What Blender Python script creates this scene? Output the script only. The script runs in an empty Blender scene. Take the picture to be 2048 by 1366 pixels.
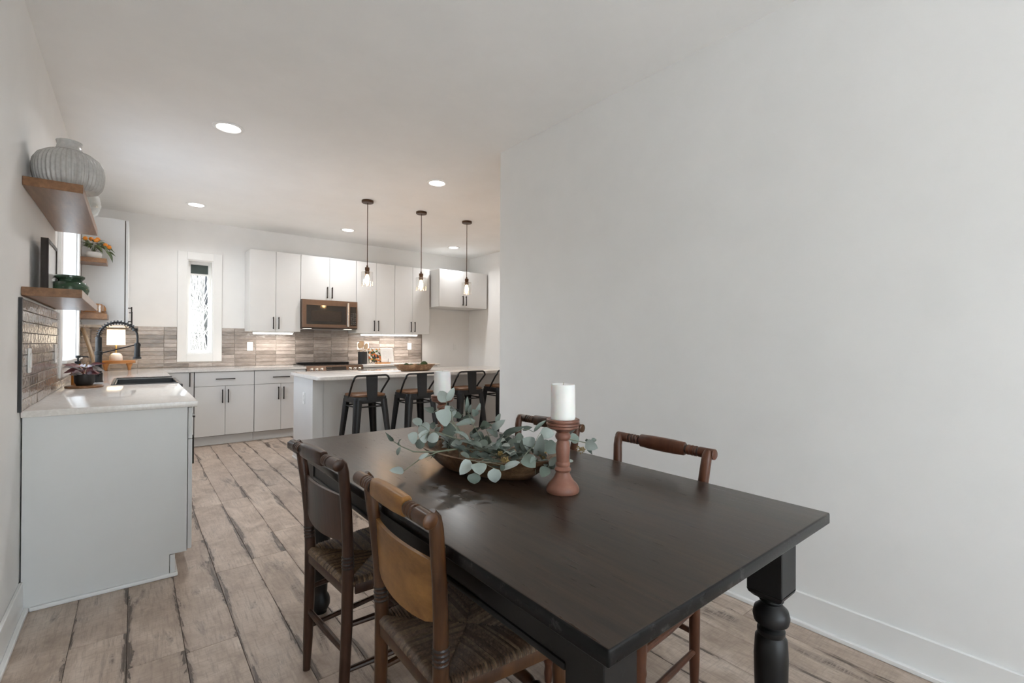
import bpy, bmesh, math, random
from mathutils import Vector, Matrix
random.seed(7)
S = bpy.context.scene
COL = S.collection
PI = math.pi

# ------------------------------------------------------------------ camera
CAMH = 1.2173
yaw, pitch, roll = 0.6768, 0.0052, 0.0044
F = Vector((math.sin(yaw)*math.cos(pitch), math.cos(yaw)*math.cos(pitch), math.sin(pitch)))
R0 = Vector((math.cos(yaw), -math.sin(yaw), 0)); U0 = R0.cross(F)
RR = R0*math.cos(roll)+U0*math.sin(roll); UU = U0*math.cos(roll)-R0*math.sin(roll)
cd = bpy.data.cameras.new('camera'); cam = bpy.data.objects.new('camera', cd); COL.objects.link(cam)
cam.matrix_world = Matrix(((RR.x, UU.x, -F.x, 0), (RR.y, UU.y, -F.y, 0), (RR.z, UU.z, -F.z, CAMH), (0, 0, 0, 1)))
cd.sensor_width = 36; cd.lens = 940.5775/2048*36; cd.clip_start = 0.02; cd.clip_end = 300
S.camera = cam

# ------------------------------------------------------------------ world, sun, exposure
W = bpy.data.worlds.new('world'); S.world = W; W.use_nodes = True
wn = W.node_tree; wn.nodes.clear()
sky = wn.nodes.new('ShaderNodeTexSky'); sky.sky_type = 'NISHITA'; sky.sun_disc = False
sky.sun_elevation = math.radians(38); sky.sun_rotation = math.radians(80); sky.altitude = 200; sky.dust_density = 4.0
hs = wn.nodes.new('ShaderNodeHueSaturation'); hs.inputs['Saturation'].default_value = 0.45
bg = wn.nodes.new('ShaderNodeBackground'); bg.inputs['Strength'].default_value = 1.75
wo = wn.nodes.new('ShaderNodeOutputWorld')
wn.links.new(sky.outputs[0], hs.inputs['Color']); wn.links.new(hs.outputs[0], bg.inputs['Color']); wn.links.new(bg.outputs[0], wo.inputs['Surface'])
sl = bpy.data.lights.new('sun', 'SUN'); sl.energy = 20.0; sl.angle = math.radians(1.5); sl.color = (1, 0.99, 0.98)
so = bpy.data.objects.new('sun', sl); COL.objects.link(so)
so.rotation_euler = Vector((-0.75, 0.12, -0.62)).to_track_quat('-Z', 'Y').to_euler(); so.location = (30, 8, 30)
RECESSED_W, BAR_W = 6.2, 2.4
S.view_settings.view_transform = 'Standard'; S.view_settings.look = 'None'
S.view_settings.exposure = 0.5; S.view_settings.gamma = 1.0; S.view_settings.use_curve_mapping = False
try:
    S.cycles.max_bounces = 8; S.cycles.diffuse_bounces = 5; S.cycles.glossy_bounces = 3; S.cycles.use_adaptive_sampling = True; S.cycles.adaptive_threshold = 0.02
    S.cycles.transparent_max_bounces = 12; S.cycles.caustics_reflective = False; S.cycles.caustics_refractive = False
    S.cycles.sample_clamp_indirect = 6.0; S.cycles.use_denoising = True
except Exception:
    pass

# ------------------------------------------------------------------ room numbers (metres)
XL, XR, YB, YC, XK, CE, YR = -0.395, 2.2865, 7.148, 3.003, 4.737, 2.752, -3.1
ZC = 0.908   # worktop height

# ------------------------------------------------------------------ node helpers
class Mat:
    def __init__(s, name):
        s.m = bpy.data.materials.new(name); s.m.use_nodes = True
        s.t = s.m.node_tree; s.t.nodes.clear()
        s.o = s.t.nodes.new('ShaderNodeOutputMaterial')
    def n(s, typ, ins=None, **kw):
        nd = s.t.nodes.new('ShaderNode'+typ)
        for k, v in kw.items(): setattr(nd, k, v)
        for k, v in (ins or {}).items():
            if isinstance(v, bpy.types.NodeSocket): s.t.links.new(v, nd.inputs[k])
            elif isinstance(v, bpy.types.Node): s.t.links.new(v.outputs[0], nd.inputs[k])
            else: nd.inputs[k].default_value = v
        return nd
    def coord(s, out='Object'): return s.n('TexCoord').outputs[out]
    def mapping(s, scale=(1, 1, 1), vec=None, loc=None):
        m = s.n('Mapping', {0: vec if vec is not None else s.coord()}); m.inputs['Scale'].default_value = scale
        if loc is not None:
            if isinstance(loc, bpy.types.NodeSocket): s.t.links.new(loc, m.inputs['Location'])
            else: m.inputs['Location'].default_value = loc
        return m.outputs[0]
    def noise(s, scale, detail=4, rough=0.6, vec=None, dist=0.0):
        return s.n('TexNoise', {'Vector': vec if vec is not None else s.coord(), 'Scale': scale, 'Detail': detail, 'Roughness': rough, 'Distortion': dist}).outputs[0]
    def ramp(s, fac, stops, interp='LINEAR'):
        r = s.n('ValToRGB', {'Fac': fac}); cr = r.color_ramp; cr.interpolation = interp
        while len(cr.elements) < len(stops): cr.elements.new(0.5)
        for e, (p, c) in zip(cr.elements, stops):
            e.position = p; e.color = (c, c, c, 1) if isinstance(c, (int, float)) else (*c, 1)
        return r.outputs[0]
    def math(s, op, a, b=0.0, clamp=False):
        m = s.n('Math', {0: a, 1: b}, operation=op, use_clamp=clamp); return m.outputs[0]
    def mix(s, fac, a, b):
        m = s.n('Mix', data_type='RGBA')
        for k, v in ((0, fac), (6, a), (7, b)):
            if isinstance(v, bpy.types.NodeSocket): s.t.links.new(v, m.inputs[k])
            elif k == 0: m.inputs[0].default_value = v
            else: m.inputs[k].default_value = (*v, 1)
        return m.outputs[2]
    def bump(s, h, strength=0.2, dist=0.01):
        return s.n('Bump', {'Height': h, 'Strength': strength, 'Distance': dist}).outputs[0]
    def bsdf(s, col, rough=0.5, metal=0.0, normal=None, spec=0.5, **more):
        b = s.n('BsdfPrincipled')
        for k, v in (('Base Color', col), ('Roughness', rough), ('Metallic', metal), ('Normal', normal), ('Specular IOR Level', spec), *more.items()):
            if v is None: continue
            if isinstance(v, bpy.types.NodeSocket): s.t.links.new(v, b.inputs[k])
            elif isinstance(v, tuple) and len(v) == 3 and k in ('Base Color', 'Emission Color'): b.inputs[k].default_value = (*v, 1)
            else: b.inputs[k].default_value = v
        s.t.links.new(b.outputs[0], s.o.inputs['Surface']); return s.m
    def surf(s, node):
        s.t.links.new(node.outputs[0], s.o.inputs['Surface']); return s.m

def paint(name, col, rough=0.55, bump=0.03, scale=220, var=0.02):
    m = Mat(name); c = m.noise(3.0, 3)
    colr = m.mix(m.ramp(c, [(0.3, 0.0), (0.7, 1.0)]), tuple(x*(1-var) for x in col), tuple(min(1, x*(1+var)) for x in col))
    return m.bsdf(colr, rough, normal=m.bump(m.noise(scale, 2), bump, 0.002))

def plain(name, col, rough=0.4, metal=0.0, var=0.12, scale=30, bump=0.05, **kw):
    m = Mat(name); c = m.noise(scale, 3)
    colr = m.mix(m.ramp(c, [(0.3, 0.0), (0.7, 1.0)]), tuple(x*(1-var) for x in col), tuple(min(1, x*(1+var)) for x in col))
    return m.bsdf(colr, rough, metal, normal=m.bump(c, bump, 0.001), **kw)

def wood(name, dark, light, axis='y', rough=0.4, scale=14, stretch=14, bump=0.15, contrast=(0.3, 0.7)):
    m = Mat(name)
    sc = {'x': (1.0, stretch, stretch), 'y': (stretch, 1.0, stretch), 'z': (stretch, stretch, 1.0)}[axis]
    info = m.n('ObjectInfo').outputs['Random']
    cm = m.n('CombineXYZ', {0: m.math('MULTIPLY', info, 9.0), 1: m.math('MULTIPLY', info, 7.0), 2: m.math('MULTIPLY', info, 5.0)}).outputs[0]
    v = m.mapping(sc, loc=cm)
    g = m.noise(scale/6, 6, 0.65, v, 0.6); g2 = m.noise(scale/2, 3, 0.7, v)
    f = m.ramp(m.math('ADD', m.math('MULTIPLY', g, 0.7), m.math('MULTIPLY', g2, 0.3)), [(contrast[0], 0.0), (contrast[1], 1.0)])
    return m.bsdf(m.mix(f, dark, light), rough, normal=m.bump(g2, bump, 0.002), spec=0.32)

def glass_thin(name, tint=(1, 1, 1), edge=0.35, base=0.04, rough=0.02):
    m = Mat(name)
    lw = m.n('LayerWeight', {'Blend': 0.35}).outputs['Facing']
    fac = m.math('ADD', m.math('MULTIPLY', m.math('POWER', lw, 2.2), edge), base, True)
    tr = m.n('BsdfTransparent', {'Color': (*tint, 1)}); gl = m.n('BsdfGlossy', {'Roughness': rough, 'Color': (1, 1, 1, 1)})
    return m.surf(m.n('MixShader', {0: fac, 1: tr.outputs[0], 2: gl.outputs[0]}))

def emit(name, col, strength):
    m = Mat(name); return m.surf(m.n('Emission', {'Color': (*col, 1), 'Strength': strength}))

M = {}
M['wall'] = paint('wall_paint', (0.835, 0.83, 0.815), 0.6)
M['ceiling'] = paint('ceiling_paint', (0.91, 0.905, 0.89), 0.75)
M['trim'] = paint('trim_paint', (0.84, 0.84, 0.825), 0.35, 0.01)
M['cab'] = paint('cabinet_paint', (0.70, 0.70, 0.69), 0.4, 0.01)
M['carc'] = plain('cabinet_gap', (0.10, 0.085, 0.07), 0.7)
M['handle'] = plain('bronze_black', (0.018, 0.013, 0.010), 0.38, 0.6)
M['black'] = plain('matte_black', (0.012, 0.012, 0.013), 0.42, 0.3)
M['blackpot'] = plain('black_ceramic', (0.016, 0.016, 0.017), 0.45)
M['stoolblack'] = plain('black_powder_coat', (0.014, 0.014, 0.015), 0.4, 0.2)
M['white'] = plain('white_plastic', (0.82, 0.82, 0.80), 0.4, var=0.02)
M['slot'] = plain('socket_slot', (0.25, 0.25, 0.24), 0.5, var=0.02)
M['bronze'] = plain('oil_rubbed_bronze', (0.085, 0.045, 0.024), 0.4, 0.7)
M['brass'] = plain('brushed_brass', (0.62, 0.42, 0.16), 0.3, 1.0)
M['chrome'] = plain('brushed_steel', (0.75, 0.72, 0.68), 0.22, 1.0, var=0.04)
M['micro'] = plain('bronze_steel', (0.17, 0.115, 0.085), 0.36, 0.65, var=0.06)
M['microglass'] = plain('dark_oven_glass', (0.022, 0.017, 0.014), 0.06, 0.0, var=0.05, bump=0.0, spec=0.8)
M['sinkblack'] = plain('black_granite_sink', (0.02, 0.02, 0.021), 0.3)
M['rubber'] = plain('dark_rubber', (0.01, 0.01, 0.01), 0.7)

def mk_quartz():
    m = Mat('quartz'); a = m.noise(60, 5, 0.7); b = m.noise(2.2, 5, 0.6, dist=1.5)
    c = m.mix(m.ramp(a, [(0.42, 0.0), (0.62, 1.0)]), (0.74, 0.70, 0.655), (0.82, 0.785, 0.745))
    c = m.mix(m.ramp(b, [(0.47, 0.0), (0.5, 0.22), (0.53, 0.0)]), c, (0.62, 0.58, 0.54))
    return m.bsdf(c, 0.09)
M['quartz'] = mk_quartz()

def mk_plank():
    m = Mat('floor_plank_print')
    oc = m.coord(); rnd = m.n('ObjectInfo').outputs['Random']
    off = m.n('CombineXYZ', {0: m.math('MULTIPLY', rnd, 31.0), 1: m.math('MULTIPLY', rnd, 57.0), 2: m.math('MULTIPLY', rnd, 13.0)}).outputs[0]
    v1 = m.mapping((7, 1.0, 1), oc, off); v2 = m.mapping((70, 5, 1), oc, off); v3 = m.mapping((7, 4.0, 1), oc, off)
    v4 = m.mapping((14, 150, 1), oc, off)
    big = m.noise(1.1, 5, 0.65, v3, 0.4); streak = m.noise(1.0, 6, 0.74, v1, 0.9); fine = m.noise(1.5, 4, 0.7, v2); saw = m.noise(1.0, 3, 0.6, v4)
    sx = m.n('SeparateXYZ', {0: oc}).outputs
    e = m.math('DIVIDE', m.math('ABSOLUTE', sx[0]), 0.09)
    edge = m.ramp(m.math('ADD', e, m.math('MULTIPLY', m.math('SUBTRACT', streak, 0.5), 2.0)), [(0.80, 0.0), (0.97, 0.25), (1.2, 1.0)])
    blot = m.ramp(m.math('ADD', m.math('MULTIPLY', streak, 0.6), m.math('MULTIPLY', big, 0.4)), [(0.555, 0.0), (0.63, 1.0)])
    fm = m.ramp(fine, [(0.32, 0.25), (0.52, 1.0)]); sm = m.ramp(saw, [(0.36, 0.3), (0.52, 1.0)])
    dk = m.math('MULTIPLY', m.math('MAXIMUM', m.math('MULTIPLY', edge, 0.95), m.math('MULTIPLY', blot, m.math('MULTIPLY', sm, 0.9))), fm, True)
    tone = m.ramp(big, [(0.28, (0.29, 0.22, 0.170)), (0.45, (0.44, 0.35, 0.28)), (0.56, (0.545, 0.445, 0.365)), (0.72, (0.66, 0.56, 0.475))])
    tone = m.mix(m.math('MULTIPLY', rnd, 0.40), tone, (0.40, 0.315, 0.26))
    tone = m.mix(m.ramp(fine, [(0.34, 0.45), (0.5, 0.0)]), tone, (0.25, 0.19, 0.15))
    tone = m.mix(m.ramp(saw, [(0.36, 0.22), (0.5, 0.0)]), tone, (0.22, 0.17, 0.14))
    c = m.mix(dk, tone, (0.085, 0.063, 0.050))
    h = m.math('ADD', m.math('MULTIPLY', fine, 0.5), m.math('MULTIPLY', saw, 0.5))
    return m.bsdf(c, 0.42, normal=m.bump(h, 0.22, 0.002), spec=0.4)
M['plank'] = mk_plank()
M['subfloor'] = plain('subfloor', (0.06, 0.045, 0.035), 0.8)

def mk_tile(name, bright=1.0):
    m = Mat(name); oc = m.coord(); rnd = m.n('ObjectInfo').outputs['Random']
    off = m.n('CombineXYZ', {0: m.math('MULTIPLY', rnd, 41.0), 1: m.math('MULTIPLY', rnd, 23.0), 2: m.math('MULTIPLY', rnd, 17.0)}).outputs[0]
    v = m.mapping((6, 6, 26), oc, off); vb = m.mapping((1, 1, 1.6), oc, off)
    a = m.noise(1.6, 5, 0.7, v, 0.5)
    lite = m.ramp(a, [(0.28, (0.30, 0.25, 0.215)), (0.5, (0.43, 0.37, 0.33)), (0.72, (0.56, 0.50, 0.455))])
    dark = m.ramp(a, [(0.28, (0.13, 0.105, 0.09)), (0.5, (0.21, 0.175, 0.15)), (0.72, (0.33, 0.285, 0.25))])
    c = m.mix(m.ramp(rnd, [(0.05, 0.0), (0.95, 1.0)]), lite, dark)
    w = m.noise(22, 2, 0.5, vb)
    return m.bsdf(c, 0.12, normal=m.bump(w, 0.45, 0.006))
M['tile'] = mk_tile('glazed_tile')
M['grout'] = plain('grout', (0.55, 0.50, 0.46), 0.85)

def mk_table():
    m = Mat('black_painted_table'); v = m.mapping((16, 1.0, 16)); v2 = m.mapping((60, 3, 60))
    g = m.noise(2.2, 6, 0.7, v, 0.5); g2 = m.noise(2.0, 4, 0.7, v2); b = m.noise(3.0, 4, 0.6); b2 = m.noise(26, 5, 0.75)
    wear = m.ramp(g, [(0.30, 0.0), (0.75, 1.0)])
    top = m.mix(wear, (0.011, 0.0088, 0.0072), (0.050, 0.030, 0.018))
    top = m.mix(m.ramp(g2, [(0.6, 0.0), (0.72, 0.5)]), top, (0.06, 0.042, 0.03))
    nz = m.n('SeparateXYZ', {0: m.n('NewGeometry').outputs['Normal']}).outputs[2]
    side = m.mix(m.ramp(b2, [(0.58, 0.0), (0.7, 1.0)]), (0.004, 0.004, 0.0042), (0.05, 0.048, 0.047))
    c = m.mix(m.ramp(nz, [(0.75, 0.0), (0.9, 1.0)]), side, top)
    r = m.math('ADD', m.math('MULTIPLY', g2, 0.10), 0.24)
    return m.bsdf(c, r, normal=m.bump(g2, 0.10, 0.001), spec=m.ramp(nz, [(0.75, 0.2), (0.9, 0.55)]))
M['table'] = mk_table()
def mk_tableleg():
    m = Mat('worn_black_paint'); b = m.noise(9, 5, 0.7)
    c = m.mix(m.ramp(b, [(0.62, 0.0), (0.75, 1.0)]), (0.005, 0.005, 0.0053), (0.035, 0.034, 0.034))
    return m.bsdf(c, 0.4, spec=0.35, normal=m.bump(b, 0.1, 0.001))
M['tableleg'] = mk_tableleg()
M['shelf'] = wood('walnut_stained_shelf', (0.13, 0.06, 0.027), (0.30, 0.155, 0.075), 'y', 0.3, 16, 10)
M['dkchair'] = wood('dark_chair_wood', (0.016, 0.0075, 0.0048), (0.078, 0.036, 0.021), 'z', 0.30, 18, 7)
M['redchair'] = wood('reddish_chair_wood', (0.05, 0.018, 0.010), (0.13, 0.05, 0.026), 'z', 0.33, 18, 7)
M['honey'] = wood('honey_chair_wood', (0.13, 0.052, 0.013), (0.36, 0.175, 0.050), 'y', 0.36, 30, 2.2)
M['honeypost'] = wood('worn_chair_post', (0.020, 0.008, 0.004), (0.105, 0.044, 0.017), 'z', 0.30, 16, 6)
M['ring'] = plain('dark_ring_paint', (0.016, 0.010, 0.008), 0.4)
M['rush'] = plain('aged_rush', (0.17, 0.105, 0.055), 0.36, 0, 0.65, 110, 0.2)
M['rush2'] = plain('dark_aged_rush', (0.115, 0.068, 0.040), 0.36, 0, 0.65, 110, 0.2)
M['rushdark'] = plain('rush_dark_strand', (0.075, 0.044, 0.025), 0.4, 0, 0.4, 90, 0.2)
M['rushlight'] = plain('rush_light_strand', (0.155, 0.10, 0.057), 0.34, 0, 0.4, 90, 0.2)
M['holder'] = wood('pinkish_turned_wood', (0.10, 0.042, 0.028), (0.34, 0.155, 0.105), 'z', 0.34, 20, 1.5)
M['wax'] = plain('candle_wax', (0.86, 0.85, 0.82), 0.45, var=0.02, **{'Subsurface Weight': 0.15})
M['wick'] = plain('wick', (0.55, 0.5, 0.42), 0.8)
def mk_dough(name, k=1.0):
    m = Mat(name); a = m.noise(14, 6, 0.75); b = m.noise(45, 3)
    c = m.ramp(a, [(0.3, (0.055*k, 0.026*k, 0.012*k)), (0.5, (0.16*k, 0.085*k, 0.04*k)), (0.68, (0.34*k, 0.22*k, 0.13*k))])
    return m.bsdf(c, 0.42, normal=m.bump(b, 0.6, 0.004))
M['dough'] = mk_dough('carved_bowl_wood'); M['dough2'] = mk_dough('pale_carved_bowl_wood', 1.35)
def mk_leaf(name, c1, c2, rough=0.5):
    m = Mat(name); rnd = m.n('ObjectInfo').outputs['Random']; a = m.noise(40, 3)
    f = m.math('ADD', m.math('MULTIPLY', rnd, 0.7), m.math('MULTIPLY', a, 0.4), True)
    return m.bsdf(m.mix(f, c1, c2), rough, normal=m.bump(a, 0.2, 0.002))
M['euc'] = mk_leaf('eucalyptus_leaf', (0.085, 0.125, 0.09), (0.44, 0.49, 0.46), 0.5)
M['eucdark'] = mk_leaf('dark_eucalyptus_leaf', (0.035, 0.058, 0.036), (0.15, 0.18, 0.16), 0.5)
M['eucstem'] = plain('grey_green_stem', (0.20, 0.22, 0.16), 0.6)
M['berry'] = plain('seed_cluster', (0.26, 0.18, 0.06), 0.6)
M['trad'] = mk_leaf('purple_leaf', (0.11, 0.02, 0.025), (0.22, 0.10, 0.10), 0.4)
M['tradg'] = mk_leaf('grey_striped_leaf', (0.10, 0.10, 0.085), (0.33, 0.27, 0.26), 0.4)
M['kleaf'] = mk_leaf('citrus_leaf', (0.05, 0.08, 0.025), (0.16, 0.19, 0.09), 0.4)
M['orange'] = plain('orange_fruit', (0.80, 0.27, 0.02), 0.4, var=0.08)
M['moss'] = plain('moss', (0.03, 0.05, 0.015), 0.95, 0, 0.5, 120, 1.0)
M['ribbed'] = plain('grey_glaze', (0.47, 0.455, 0.43), 0.22, 0, 0.10, 60)
M['greenglass'] = plain('dark_green_glass', (0.05, 0.10, 0.06), 0.05, 0, 0.2, 12, 0.02, **{'Transmission Weight': 0.35, 'IOR': 1.45})
M['clearglass'] = glass_thin('clear_glass', (0.97, 0.98, 0.98), 0.55, 0.05)
M['pendglass'] = glass_thin('pendant_glass', (0.975, 0.975, 0.97), 0.95, 0.06)
M['pane'] = glass_thin('window_glass', (0.96, 0.98, 0.98), 0.3, 0.03)
M['amber'] = plain('amber_glass', (0.55, 0.20, 0.02), 0.08, 0, 0.1, 10, 0.0, **{'Transmission Weight': 0.3})
M['shade'] = plain('linen_shade', (0.86, 0.80, 0.70), 0.8, var=0.03, **{'Emission Color': (1.0, 0.86, 0.66), 'Emission Strength': 1.5})
M['ceramicw'] = plain('white_ceramic', (0.80, 0.78, 0.74), 0.3, var=0.03)
M['riser'] = wood('warm_riser_wood', (0.30, 0.12, 0.035), (0.55, 0.26, 0.09), 'x', 0.4, 14, 5)
M['board'] = wood('oak_board', (0.26, 0.165, 0.085), (0.44, 0.30, 0.17), 'z', 0.5, 14, 8)
M['spoon'] = wood('pale_spoon_wood', (0.52, 0.35, 0.21), (0.72, 0.55, 0.38), 'z', 0.5, 14, 6)
M['paper'] = plain('paper', (0.82, 0.80, 0.77), 0.7, var=0.03)
M['seatwood'] = wood('stool_seat_wood', (0.09, 0.04, 0.018), (0.20, 0.095, 0.045), 'x', 0.4, 16, 8)
M['shadegreen'] = plain('dark_green_blind', (0.035, 0.055, 0.048), 0.5, var=0.1)
M['bark'] = plain('tree_bark', (0.20, 0.185, 0.165), 0.9, 0, 0.45, 14, 1.0)
M['barkdark'] = plain('dark_tree_bark', (0.016, 0.017, 0.019), 0.9, 0, 0.4, 14, 1.0)
M['litter'] = plain('leaf_litter', (0.13, 0.115, 0.095), 0.95, 0, 0.5, 3, 0.6)
M['bounce_ground'] = plain('pale_bounce_ground', (0.60, 0.60, 0.60), 0.9, 0, 0.1, 2, 0.1)  # unseen ground outside, made pale to bounce daylight onto the ceilings
M['brush'] = plain('pale_brush_twigs', (0.19, 0.185, 0.17), 0.9, 0, 0.3, 8, 0.3)
M['matboard'] = plain('white_matboard', (0.78, 0.77, 0.75), 0.12, var=0.02)

# ------------------------------------------------------------------ mesh builder
class MB:
    def __init__(s): s.bm = bmesh.new()
    def _geo(s, vs, fs):
        b = s.bm; v = [b.verts.new(p) for p in vs]
        for f in fs:
            try: b.faces.new([v[i] for i in f])
            except ValueError: pass
        return s
    def box(s, a, b, bev=0.0, seg=1):
        x0, x1 = sorted((a[0], b[0])); y0, y1 = sorted((a[1], b[1])); z0, z1 = sorted((a[2], b[2]))
        vs = [(x0, y0, z0), (x1, y0, z0), (x1, y1, z0), (x0, y1, z0), (x0, y0, z1), (x1, y0, z1), (x1, y1, z1), (x0, y1, z1)]
        fs = [(3, 2, 1, 0), (4, 5, 6, 7), (0, 1, 5, 4), (1, 2, 6, 5), (2, 3, 7, 6), (3, 0, 4, 7)]
        if bev <= 0: return s._geo(vs, fs)
        t = bmesh.new(); v = [t.verts.new(p) for p in vs]
        for f in fs: t.faces.new([v[i] for i in f])
        bmesh.ops.bevel(t, geom=t.edges[:], offset=bev, segments=seg, affect='EDGES', profile=0.5)
        return s.add(t)
    def add(s, t, mat=None):
        t.verts.ensure_lookup_table(); t.verts.index_update()
        nv = [s.bm.verts.new(mat @ v.co if mat else v.co) for v in t.verts]
        for f in t.faces:
            try: s.bm.faces.new([nv[v.index] for v in f.verts])
            except ValueError: pass
        t.free(); return s
    def lathe(s, prof, n=24, c=(0, 0, 0), ax='z', rad=None, cap=True):
        rings = []
        for k, (r, h) in enumerate(prof):
            ring = []
            for i in range(n):
                a = 2*PI*i/n; rr = r*(rad(a, h) if rad else 1.0)
                p = (rr*math.cos(a), rr*math.sin(a), h)
                if ax == 'y': p = (p[0], p[2], p[1])
                elif ax == 'x': p = (p[2], p[0], p[1])
                ring.append(s.bm.verts.new((p[0]+c[0], p[1]+c[1], p[2]+c[2])))
            rings.append(ring)
        for a, b in zip(rings, rings[1:]):
            for i in range(n):
                s.bm.faces.new((a[i], a[(i+1) % n], b[(i+1) % n], b[i]))
        if cap:
            if prof[0][0] > 1e-6: s.bm.faces.new(rings[0][::-1])
            if prof[-1][0] > 1e-6: s.bm.faces.new(rings[-1])
        return s
    def tube(s, pts, r, n=8, cap=True, flat=None):
        pts = [Vector(p) for p in pts]; rs = r if isinstance(r, (list, tuple)) else [r]*len(pts)
        rings = []; up = None
        for i, p in enumerate(pts):
            d = (pts[min(i+1, len(pts)-1)]-pts[max(i-1, 0)]).normalized()
            if up is None:
                up = Vector((0, 0, 1)) if abs(d.z) < 0.9 else Vector((1, 0, 0))
            a = d.cross(up)
            if a.length < 1e-5: a = d.cross(Vector((0, 1, 0)))
            a.normalize(); b = a.cross(d).normalized(); up = b
            k = flat or 1.0
            rings.append([s.bm.verts.new(p+a*math.cos(2*PI*j/n)*rs[i]+b*math.sin(2*PI*j/n)*rs[i]*k) for j in range(n)])
        for a, b in zip(rings, rings[1:]):
            for j in range(n): s.bm.faces.new((a[j], a[(j+1) % n], b[(j+1) % n], b[j]))
        if cap: s.bm.faces.new(rings[0][::-1]); s.bm.faces.new(rings[-1])
        return s
    def prism(s, poly, z0, z1, bev=0.0, seg=2):
        n = len(poly); t = bmesh.new()
        a = [t.verts.new((*p, z0)) for p in poly]; b = [t.verts.new((*p, z1)) for p in poly]
        t.faces.new(a[::-1]); t.faces.new(b)
        for i in range(n): t.faces.new((a[i], a[(i+1) % n], b[(i+1) % n], b[i]))
        if bev > 0:
            es = [e for e in t.edges if abs(e.verts[0].co.z-e.verts[1].co.z) < 1e-6]
            bmesh.ops.bevel(t, geom=es, offset=bev, segments=seg, affect='EDGES', profile=0.5)
        return s.add(t)
    def quad(s, *p): return s._geo(p, [tuple(range(len(p)))])
    def xform(s, m): bmesh.ops.transform(s.bm, matrix=m, verts=s.bm.verts[:]); return s
    def mesh(s, name, mat, smooth=35):
        bmesh.ops.recalc_face_normals(s.bm, faces=s.bm.faces[:])
        me = bpy.data.meshes.new(name); s.bm.to_mesh(me); s.bm.free()
        me.materials.append(M[mat] if isinstance(mat, str) else mat)
        if smooth:
            me.polygons.foreach_set('use_smooth', [True]*len(me.polygons)); me.set_sharp_from_angle(angle=math.radians(smooth))
        return me

def wl(o):
    v = Vector(o.location)
    while o.parent: o = o.parent; v += Vector(o.location)
    return v
def obj(name, mb, mat, parent=None, smooth=35, world=True):
    """one mesh object; with a parent, world coordinates are brought into the parent's frame"""
    if parent is not None and world: mb.xform(Matrix.Translation(-wl(parent)))
    me = mb if isinstance(mb, bpy.types.Mesh) else mb.mesh(name, mat, smooth)
    o = bpy.data.objects.new(name, me); COL.objects.link(o)
    if parent is not None: o.parent = parent
    return o
def tag(o, label=None, cat=None, group=None, kind=None):
    for k, v in (('label', label), ('category', cat), ('group', group), ('kind', kind)):
        if v: o[k] = v
    return o
def thing(name, loc, label, cat, group=None, rz=0.0, kind=None):
    o = bpy.data.objects.new(name, None); COL.objects.link(o); o.location = loc; o.rotation_euler = (0, 0, rz)
    o.empty_display_size = 0.05
    return tag(o, label, cat, group, kind)
def copy_tree(o, parent=None):
    c = o.copy(); COL.objects.link(c); c.parent = parent
    for ch in list(o.children): copy_tree(ch, c)
    return c
def area(name, loc, size, watts, col=(1, 1, 1), shape='DISK', rot=(0, 0, 0), parent=None, size_y=None, spread=None):
    l = bpy.data.lights.new(name, 'AREA'); l.shape = shape; l.size = size; l.energy = watts; l.color = col
    if size_y: l.size_y = size_y
    if spread: l.spread = spread
    o = bpy.data.objects.new(name, l); COL.objects.link(o); o.location = loc; o.rotation_euler = rot
    if parent is not None: o.location = Vector(loc)-wl(parent); o.parent = parent
    return o
def st(o): o['kind'] = 'structure'; return o

# ================================================================== THE SETTING
def wall_boxes(mb, u0, u1, z0, z1, holes, mk):
    """slab from u0..u1, z0..z1 with rectangular holes (ua,ub,za,zb) sorted along u"""
    cur = u0
    for ua, ub, za, zb in holes:
        mk(mb, cur, ua, z0, z1); mk(mb, ua, ub, z0, za); mk(mb, ua, ub, zb, z1); cur = ub
    mk(mb, cur, u1, z0, z1)

floor = st(obj('floor', MB().box((XL-.15, YR-.15, -0.10), (XK+.15, YB+.15, -0.012)), 'subfloor', smooth=0))
ceiling = st(obj('ceiling', MB().box((XL-.15, YR-.15, CE), (XK+.15, YB+.15, CE+.12)), 'ceiling', smooth=0))

W1 = (0.512, 0.790, 1.075, 2.262)      # back window opening x0,x1,z0,z1
W2 = (4.36, 5.54, 1.075, 2.262)        # sink window opening y0,y1,z0,z1
W3 = (-0.20, 2.08, 0.08, 2.35)         # glazed door behind the camera
WT = 0.14
mb = MB(); wall_boxes(mb, YR-.15, YB+.15, -0.1, CE, [W2], lambda m, a, b, c, d: m.box((XL-WT, a, c), (XL, b, d)))
wall_left = st(obj('wall_left', mb, 'wall', smooth=0))
mb = MB(); wall_boxes(mb, XL, XK+.15, -0.1, CE, [W1], lambda m, a, b, c, d: m.box((a, YB, c), (b, YB+WT, d)))
wall_back = st(obj('wall_back', mb, 'wall', smooth=0))
mb = MB().box((XR, YR, -0.1), (XR+.12, YC, CE)).box((XR+.12, YC-.12, -0.1), (XK, YC, CE))
wall_right = st(obj('wall_right', mb, 'wall', smooth=0))
wall_kitchen = st(obj('wall_far_right', MB().box((XK, YC-.12, -0.1), (XK+.12, YB, CE)), 'wall', smooth=0))
mb = MB(); wall_boxes(mb, XL, XR+.12, -0.1, CE, [W3], lambda m, a, b, c, d: m.box((a, YR-.14, c), (b, YR, d)))
wall_rear = st(obj('wall_rear', mb, 'wall', smooth=0))

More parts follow.
